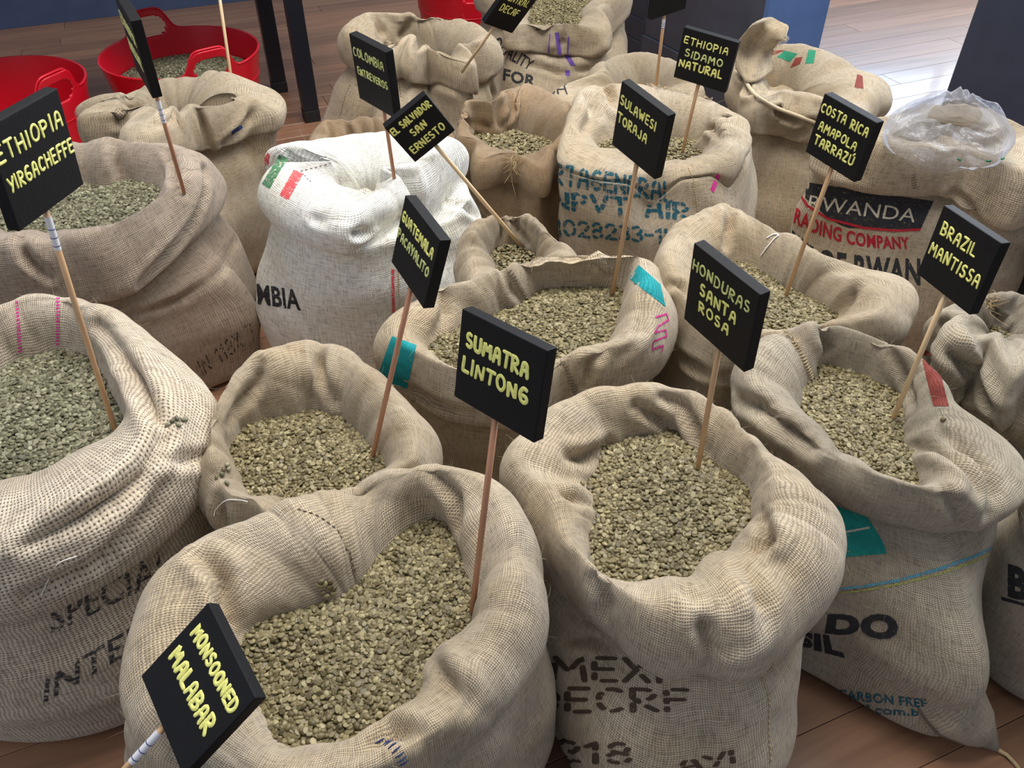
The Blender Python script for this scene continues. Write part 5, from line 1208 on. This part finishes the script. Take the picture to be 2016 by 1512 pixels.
# ------------------------------------------------------------------ small cloth details
def local(q, p): return (p[0] - q.c[0], p[1] - q.c[1], p[2])
def fibres(key, n, jr=None, seed=1, mat='twine', ln=.018):
    """stray jute hairs standing off the cloth"""
    q = SACKS[key]; rng = np.random.default_rng(seed); nr = q.P.shape[0]; V = []; F = []
    vis = (((C0 - q.P) * q.N).sum(2) > -.15)
    for _ in range(n):
        for t in range(20):
            j = rng.integers(int(nr * .30), nr - 8); i = rng.integers(0, NU)
            if vis[j, i]: break
        p = q.P[j, i] - np.array([q.c[0], q.c[1], 0]); nn = q.N[j, i]; d = nn * rng.uniform(.3, 1) + rng.normal(0, .6, 3); d /= np.linalg.norm(d); bnd = rng.normal(0, .5, 3)
        L = ln * rng.uniform(.3, 1.2); pts = [p + d * L * s + bnd * L * s * s * .6 for s in (0, .35, .7, 1)]
        sd = np.cross(d, bnd); sd /= np.linalg.norm(sd); b = len(V); r = .00018
        for k, x in enumerate(pts):
            w = r * (1 - k * .25)
            for m in range(3): V.append(tuple(x + (sd * math.cos(m * 2.1) + nn * math.sin(m * 2.1)) * w))
        for k in range(3):
            for m in range(3): F.append((b + k * 3 + m, b + k * 3 + (m + 1) % 3, b + k * 3 + 3 + (m + 1) % 3, b + k * 3 + 3 + m))
    o = mesh_np('loose_fibres', V, F, M_[mat], q.root); tag(o, kind='stuff')
M_['fibre'] = simple('jute_fibre', (.66, .55, .38), .8)
M_['fibre_white'] = simple('white_fibre', (.9, .88, .8), .8)
for k, n in (('malabar', 420), ('left', 420), ('guatemala', 260), ('honduras', 420), ('mantissa', 300), ('sulawesi', 260), ('costa', 160), ('rose', 300), ('cartagena', 200), ('patched', 120), ('rwanda', 140)):
    fibres(k, n, seed=len(k) + n, mat='fibre')
fibres('colombia', 600, seed=3, mat='fibre_white', ln=.024)
def yarn(key, pix, r=.0009, mat='white_thread', name='loose_thread', lift=.002, label=None):
    q = SACKS[key]; pts = []
    for k, (x, y) in enumerate(pix):
        j, i, p = nearest(q, x, y); pts.append(Vector(local(q, p + q.N[j, i] * lift)))
    out = []
    for k in range(len(pts) - 1):
        a, b, c, d = pts[max(k - 1, 0)], pts[k], pts[k + 1], pts[min(k + 2, len(pts) - 1)]
        for s in range(6):
            t = s / 6; out.append(.5 * ((2 * b) + (c - a) * t + (2 * a - 5 * b + 4 * c - d) * t * t + (3 * b - a - 3 * c + d) * t ** 3))
    out.append(pts[-1]); bm = bmesh.new(); tube(bm, out, r, 6)
    return tag(bm_obj(name, bm, M_[mat], q.root, True), label)
yarn('costa', [(1499, 505), (1512, 488), (1525, 470), (1534, 464), (1524, 461), (1510, 468)], .0013, label='white hooked thread')
yarn('guatemala', [(425, 1015), (428, 1000), (445, 985), (470, 983), (490, 988)], .0008)
yarn('left', [(85, 1170), (95, 1140), (120, 1110), (150, 1095)], .0009)
yarn('quality', [(1048, 120), (1056, 110)], .0007)
yarn('rwanda', [(1618, 215), (1616, 250), (1620, 280)], .0008)
yarn('flap', [(1460, 122), (1466, 155), (1488, 188), (1525, 210), (1570, 228), (1622, 246)], .0048, 'burlap_fine', 'folded_edge', .003)
# knotted fibre tuft on the brown sack
def tuft(key, px, py, n, ln, mat, name, seed=2, spread=.9):
    q = SACKS[key]; j, i, p = nearest(q, px, py); nn = Vector(q.N[j, i]); rng = random.Random(seed); bm = bmesh.new(); p = Vector(local(q, p))
    for _ in range(n):
        d = (nn + Vector((rng.gauss(0, spread), rng.gauss(0, spread), rng.gauss(-.3, spread)))).normalized(); b = Vector((rng.gauss(0, 1), rng.gauss(0, 1), rng.gauss(-.4, 1)))
        L = ln * rng.uniform(.4, 1.1); o0 = Vector((rng.gauss(0, .004), rng.gauss(0, .004), rng.gauss(0, .010)))
        tube(bm, [p + o0 + d * L * s + b * L * s * s * .45 for s in (0, .3, .65, 1)], [.0007, .0006, .0005, .0003], 4, False)
    tag(bm_obj(name, bm, M_[mat], q.root, True), kind='stuff')
tuft('brown', 1010, 318, 60, .034, 'twine', 'fibre_tuft')
tuft('guatemala', 562, 990, 16, .022, 'twine', 'fibre_tuft', 5)
tuft('tied', 1945, 600, 26, .03, 'twine', 'fibre_tuft', 6)
# raw hem threads along the inner back edge of the blue-printed sack
def fringe(key, pix, n, ln, mat='fibre', seed=4):
    q = SACKS[key]; rng = random.Random(seed); P = [nearest(q, *p) for p in pix]; bm = bmesh.new()
    for k in range(n):
        t = k / n * (len(P) - 1); a = int(t); f = t - a; p = P[a][2] * (1 - f) + P[a + 1][2] * f; nn = q.N[P[a][0], P[a][1]]
        p = Vector(local(q, p + nn * .001)); d = Vector((rng.gauss(0, .35), rng.gauss(0, .35) , 1)).normalized(); L = ln * rng.uniform(.5, 1.2)
        tube(bm, [p, p + d * L * .5, p + d * L + Vector((rng.gauss(0, .003), rng.gauss(0, .003), 0))], [.0008, .0007, .0004], 4, False)
    tag(bm_obj('frayed_edge', bm, M_[mat], q.root, True), kind='stuff')
fringe('cartagena', [(1274, 168), (1310, 174), (1350, 182), (1402, 197)], 90, .008)
fringe('mantissa', [(1545, 655), (1560, 668), (1575, 690)], 40, .008)
# ear and twine at the foot of the jade-patched sack
q = SACKS['mantissa'];
ep = [(at(1800, 1300, .11), .05), (at(1872, 1380, .068), .070), (at(1918, 1425, .040), .045), (at(1944, 1452, .022), .022), (at(1962, 1474, .010), .007)]
V = []; U = []; n_ = 28
for k in range(17):
    t_ = k / 16 * (len(ep) - 1); a_ = min(int(t_), len(ep) - 2); f_ = t_ - a_; pc = ep[a_][0] * (1 - f_) + ep[a_ + 1][0] * f_; rr = ep[a_][1] * (1 - f_) + ep[a_ + 1][1] * f_
    ax = ep[a_ + 1][0] - ep[a_][0]; ax /= np.linalg.norm(ax); sx_ = np.cross(ax, [0, 0, 1]); sx_ /= np.linalg.norm(sx_); sz_ = np.cross(sx_, ax)
    for m in range(n_):
        a2 = 2 * math.pi * m / n_; w_ = 1 + .05 * math.sin(3 * a2 + k * .3) * (k / 16); zc = sz_ * math.sin(a2) * rr * (.8 if math.sin(a2) > 0 else .75) * w_
        V.append(local(q, pc + sx_ * math.cos(a2) * rr * w_ + zc)); U.append((m / n_ * .4, k * .014))
F = [(k * n_ + m, k * n_ + (m + 1) % n_, (k + 1) * n_ + (m + 1) % n_, (k + 1) * n_ + m) for k in range(16) for m in range(n_)]
V = [(x, y, max(z, .003)) for x, y, z in V]
mesh_np('sack_corner', V, F, M_['burlap_grey'], q.root, uv=U)
bm = bmesh.new(); tube(bm, [local(q, at(*p)) for p in ((1952, 1464, .010), (1968, 1478, .006), (1982, 1486, .005), (1996, 1500, .004), (2012, 1520, .004))], [.0045, .0038, .0034, .003, .0028], 8)
for s_ in (-1, 1): tube(bm, [local(q, at(p[0] + s_ * 2, p[1], p[2] + .001)) for p in ((1952, 1464, .010), (1968, 1478, .006), (1982, 1486, .005), (1996, 1500, .004))], .0018, 6)
bm_obj('twine_end', bm, M_['twine'], q.root, True)

# ragged flap standing up from the buff sack
def patch_grid(rows, nu=28, nv=28, crumple=.003, seed=1, fn=None):
    G = np.array([[fn(*p) for p in r] for r in rows]); nr_, nc = G.shape[:2]
    def cr(A, n):
        t = np.linspace(0, len(A) - 1, n); B = np.concatenate([[2 * A[0] - A[1]], A, [2 * A[-1] - A[-2]]]); o = []
        for x in t:
            k = min(int(x), len(A) - 2); f = x - k; a, b, c, d = B[k], B[k + 1], B[k + 2], B[k + 3]
            o.append(.5 * ((2 * b) + (c - a) * f + (2 * a - 5 * b + 4 * c - d) * f * f + (3 * b - a - 3 * c + d) * f ** 3))
        return np.array(o)
    H = cr(G, nv); H = np.stack([cr(h, nu) for h in H]); rng = np.random.default_rng(seed); yy, xx = np.mgrid[0:nv, 0:nu]
    n = np.cross(np.gradient(H, axis=1), np.gradient(H, axis=0)); n /= np.maximum(np.linalg.norm(n, axis=2, keepdims=True), 1e-9)
    w = sum(np.sin(xx * rng.uniform(-.5, .5) + yy * rng.uniform(-.5, .5) + rng.uniform(0, 6)) for _ in range(5)); return H + n * (w * crumple / 2)[..., None]
q = SACKS['flap']
H = patch_grid([[(1450, 135, .575), (1468, 160, .565), (1492, 160, .565), (1520, 140, .57)], [(1449, 98, .62), (1466, 118, .60), (1490, 122, .60), (1522, 108, .60)], [(1462, 70, .665), (1480, 84, .635), (1502, 98, .62), (1526, 92, .62)], [(1480, 48, .70), (1502, 52, .685), (1526, 68, .67), (1536, 80, .665)], [(1503, 35, .70), (1525, 38, .695), (1552, 52, .69), (1545, 72, .68)]], fn=at)
V = H.reshape(-1, 3) - np.array([q.c[0], q.c[1], 0]); nv, nu = H.shape[:2]
F = [(j * nu + i, j * nu + i + 1, (j + 1) * nu + i + 1, (j + 1) * nu + i) for j in range(nv - 1) for i in range(nu - 1)]
uvf = np.stack([np.tile(np.linspace(0, .12, nu), nv), np.repeat(np.linspace(0, .16, nv), nu)], 1)
o = mesh_np('upright_flap', V, F, M_['burlap_fine'], q.root, uv=uvf); md = o.modifiers.new('t', 'SOLIDIFY'); md.thickness = .0022
rndf = random.Random(4); bm = bmesh.new()
for k in range(70):
    j = rndf.randint(nv // 3, nv - 1); p = Vector(V[j * nu + nu - 1]); d = Vector((rndf.gauss(.6, .5), rndf.gauss(-.2, .5), rndf.gauss(-.3, .5))).normalized()
    tube(bm, [p, p + d * .006, p + d * .012 + Vector((0, 0, -.003))], [.0006, .0005, .0003], 4, False)
tag(bm_obj('frayed_edge', bm, M_['fibre'], q.root, True), kind='stuff')

# clear plastic liner bag standing in the sack printed TRADING COMPANY
t = NT('clear_plastic'); t.setv(Roughness=.10); t.b.inputs['Base Color'].default_value = (.90, .93, 1, 1); t.b.inputs['Specular IOR Level'].default_value = 1.0
t.b.inputs['Coat Weight'].default_value = .6; t.b.inputs['Coat Roughness'].default_value = .05
oc = t.n('ShaderNodeTexCoord').outputs['Object']; vr = t.n('ShaderNodeTexVoronoi'); vr.inputs['Scale'].default_value = 26; t.l(oc, vr.inputs[0])
bn = t.n('ShaderNodeBump'); bn.inputs['Strength'].default_value = .9; bn.inputs['Distance'].default_value = .006; t.l(vr.outputs[0], bn.inputs['Height']); t.l(bn.outputs[0], t.b.inputs['Normal'])
fr = t.n('ShaderNodeFresnel'); fr.inputs[0].default_value = 1.7; t.l(bn.outputs[0], fr.inputs['Normal'])
tr = t.n('ShaderNodeBsdfTransparent'); tr.inputs[0].default_value = (.93, .95, 1, 1); ms = t.n('ShaderNodeMixShader')
t.l(t.math('ADD', .10, t.math('MULTIPLY', fr.outputs[0], .55), True), ms.inputs[0]); t.l(tr.outputs[0], ms.inputs[1]); t.l(t.b.outputs[0], ms.inputs[2]); t.l(ms.outputs[0], t.out.inputs[0])
M_['clear'] = t.m; M_['green_print'] = simple('green_print', (.01, .22, .07), .4)
q = SACKS['rwanda']; cb_ = at(1865, 275, .60)[:2]
def loop(pts):
    W_ = np.array([at(*p) for p in pts]); r, z = ring_interp(W_, cb_, [np.hypot(*(W_[:, :2] - cb_).T), W_[:, 2]], 3); return np.stack([cb_[0] + r * np.cos(TH), cb_[1] + r * np.sin(TH), z], 1)
L0 = loop([(1750, 300, .54), (1800, 325, .54), (1880, 335, .54), (1955, 325, .54), (1985, 300, .54), (1945, 262, .54), (1850, 245, .54), (1785, 255, .54)])
L1 = loop([(1740, 275, .60), (1800, 305, .585), (1880, 318, .585), (1960, 318, .585), (1994, 285, .61), (1965, 235, .64), (1900, 208, .65), (1830, 205, .64), (1772, 230, .61)])
L2 = loop([(1746, 262, .62), (1800, 285, .61), (1880, 296, .61), (1955, 292, .61), (1998, 262, .645), (1975, 218, .68), (1915, 186, .70), (1845, 186, .69), (1778, 212, .655)])
L3 = L2 * .75 + np.r_[cb_, .69] * .25; L4 = L2 * .45 + np.r_[cb_, .68] * .55
B = catmull([L0, L1, L2, L3, L4], [12, 12, 10, 8]); rng = np.random.default_rng(7)
B = B[:, ::2]; NB = B.shape[1]; n_ = grid_normals(B); jj, ii = np.mgrid[0:B.shape[0], 0:NB]; w = 0
for _ in range(9):
    a, f, ph = rng.integers(-6, 7), rng.uniform(-.5, .5), rng.uniform(0, 6); x = a * ii * 2 * np.pi / NB * 2 + f * jj + ph; w = w + (np.abs((x / np.pi) % 2 - 1) - .5)
B = B + n_ * (w * .0055)[..., None] * np.clip(jj / 8, 0, 1)[..., None]
F = [(j * NB + i, j * NB + (i + 1) % NB, (j + 1) * NB + (i + 1) % NB, (j + 1) * NB + i) for j in range(B.shape[0] - 1) for i in range(NB)]
bag = tag(empty('liner_bag', (float(cb_[0]), float(cb_[1]), .54)), 'crumpled clear plastic liner bag standing in the mouth of the sack printed TRADING COMPANY', 'plastic bag')
mesh_np('plastic_film', B.reshape(-1, 3) - np.array([cb_[0], cb_[1], .54]), F, M_['clear'], bag, smooth=False)
bm = bmesh.new()
for a, b_ in ((250, 262), (266, 272), (285, 300), (304, 309), (318, 322)):
    ks = [int(x / 360 * NB) % NB for x in range(a, b_ + 1, 2)]
    if len(ks) > 1: tube(bm, [Vector(B[14, k] + n_[14, k] * .002 - np.array([cb_[0], cb_[1], .54])) for k in ks], .0022, 5)
bm_obj('green_print', bm, M_['green_print'], bag, True)
# black box added to darken the gap behind the right-hand name sign
q0b = at(2040, 540, .30); bm = bmesh.new()
bb = tag(empty('dark_gap_filler', (float(q0b[0]), float(q0b[1]), 0)), 'added black crate in the dark gap behind the sign ending in MANTISSA', 'filler')
bm_box(bm, (-.02, -.08, .0), (.16, .06, .40), .006); bm_obj('filler_wall', bm, M_['foot'], bb)
bm = bmesh.new()
for s_ in (-.025, .15): bm_box(bm, (s_, -.09, .40), (s_ + .015, .07, .415), .003)
for s_ in (-.09, .055): bm_box(bm, (-.025, s_, .40), (.165, s_ + .015, .415), .003)
bm_obj('rim', bm, M_['foot'], bb)

stencil('honduras', 'AYI', [(1345, 1520), (1445, 1500), (1440, 1478), (1335, 1500)], 'ink_brown', .2, seed=9)
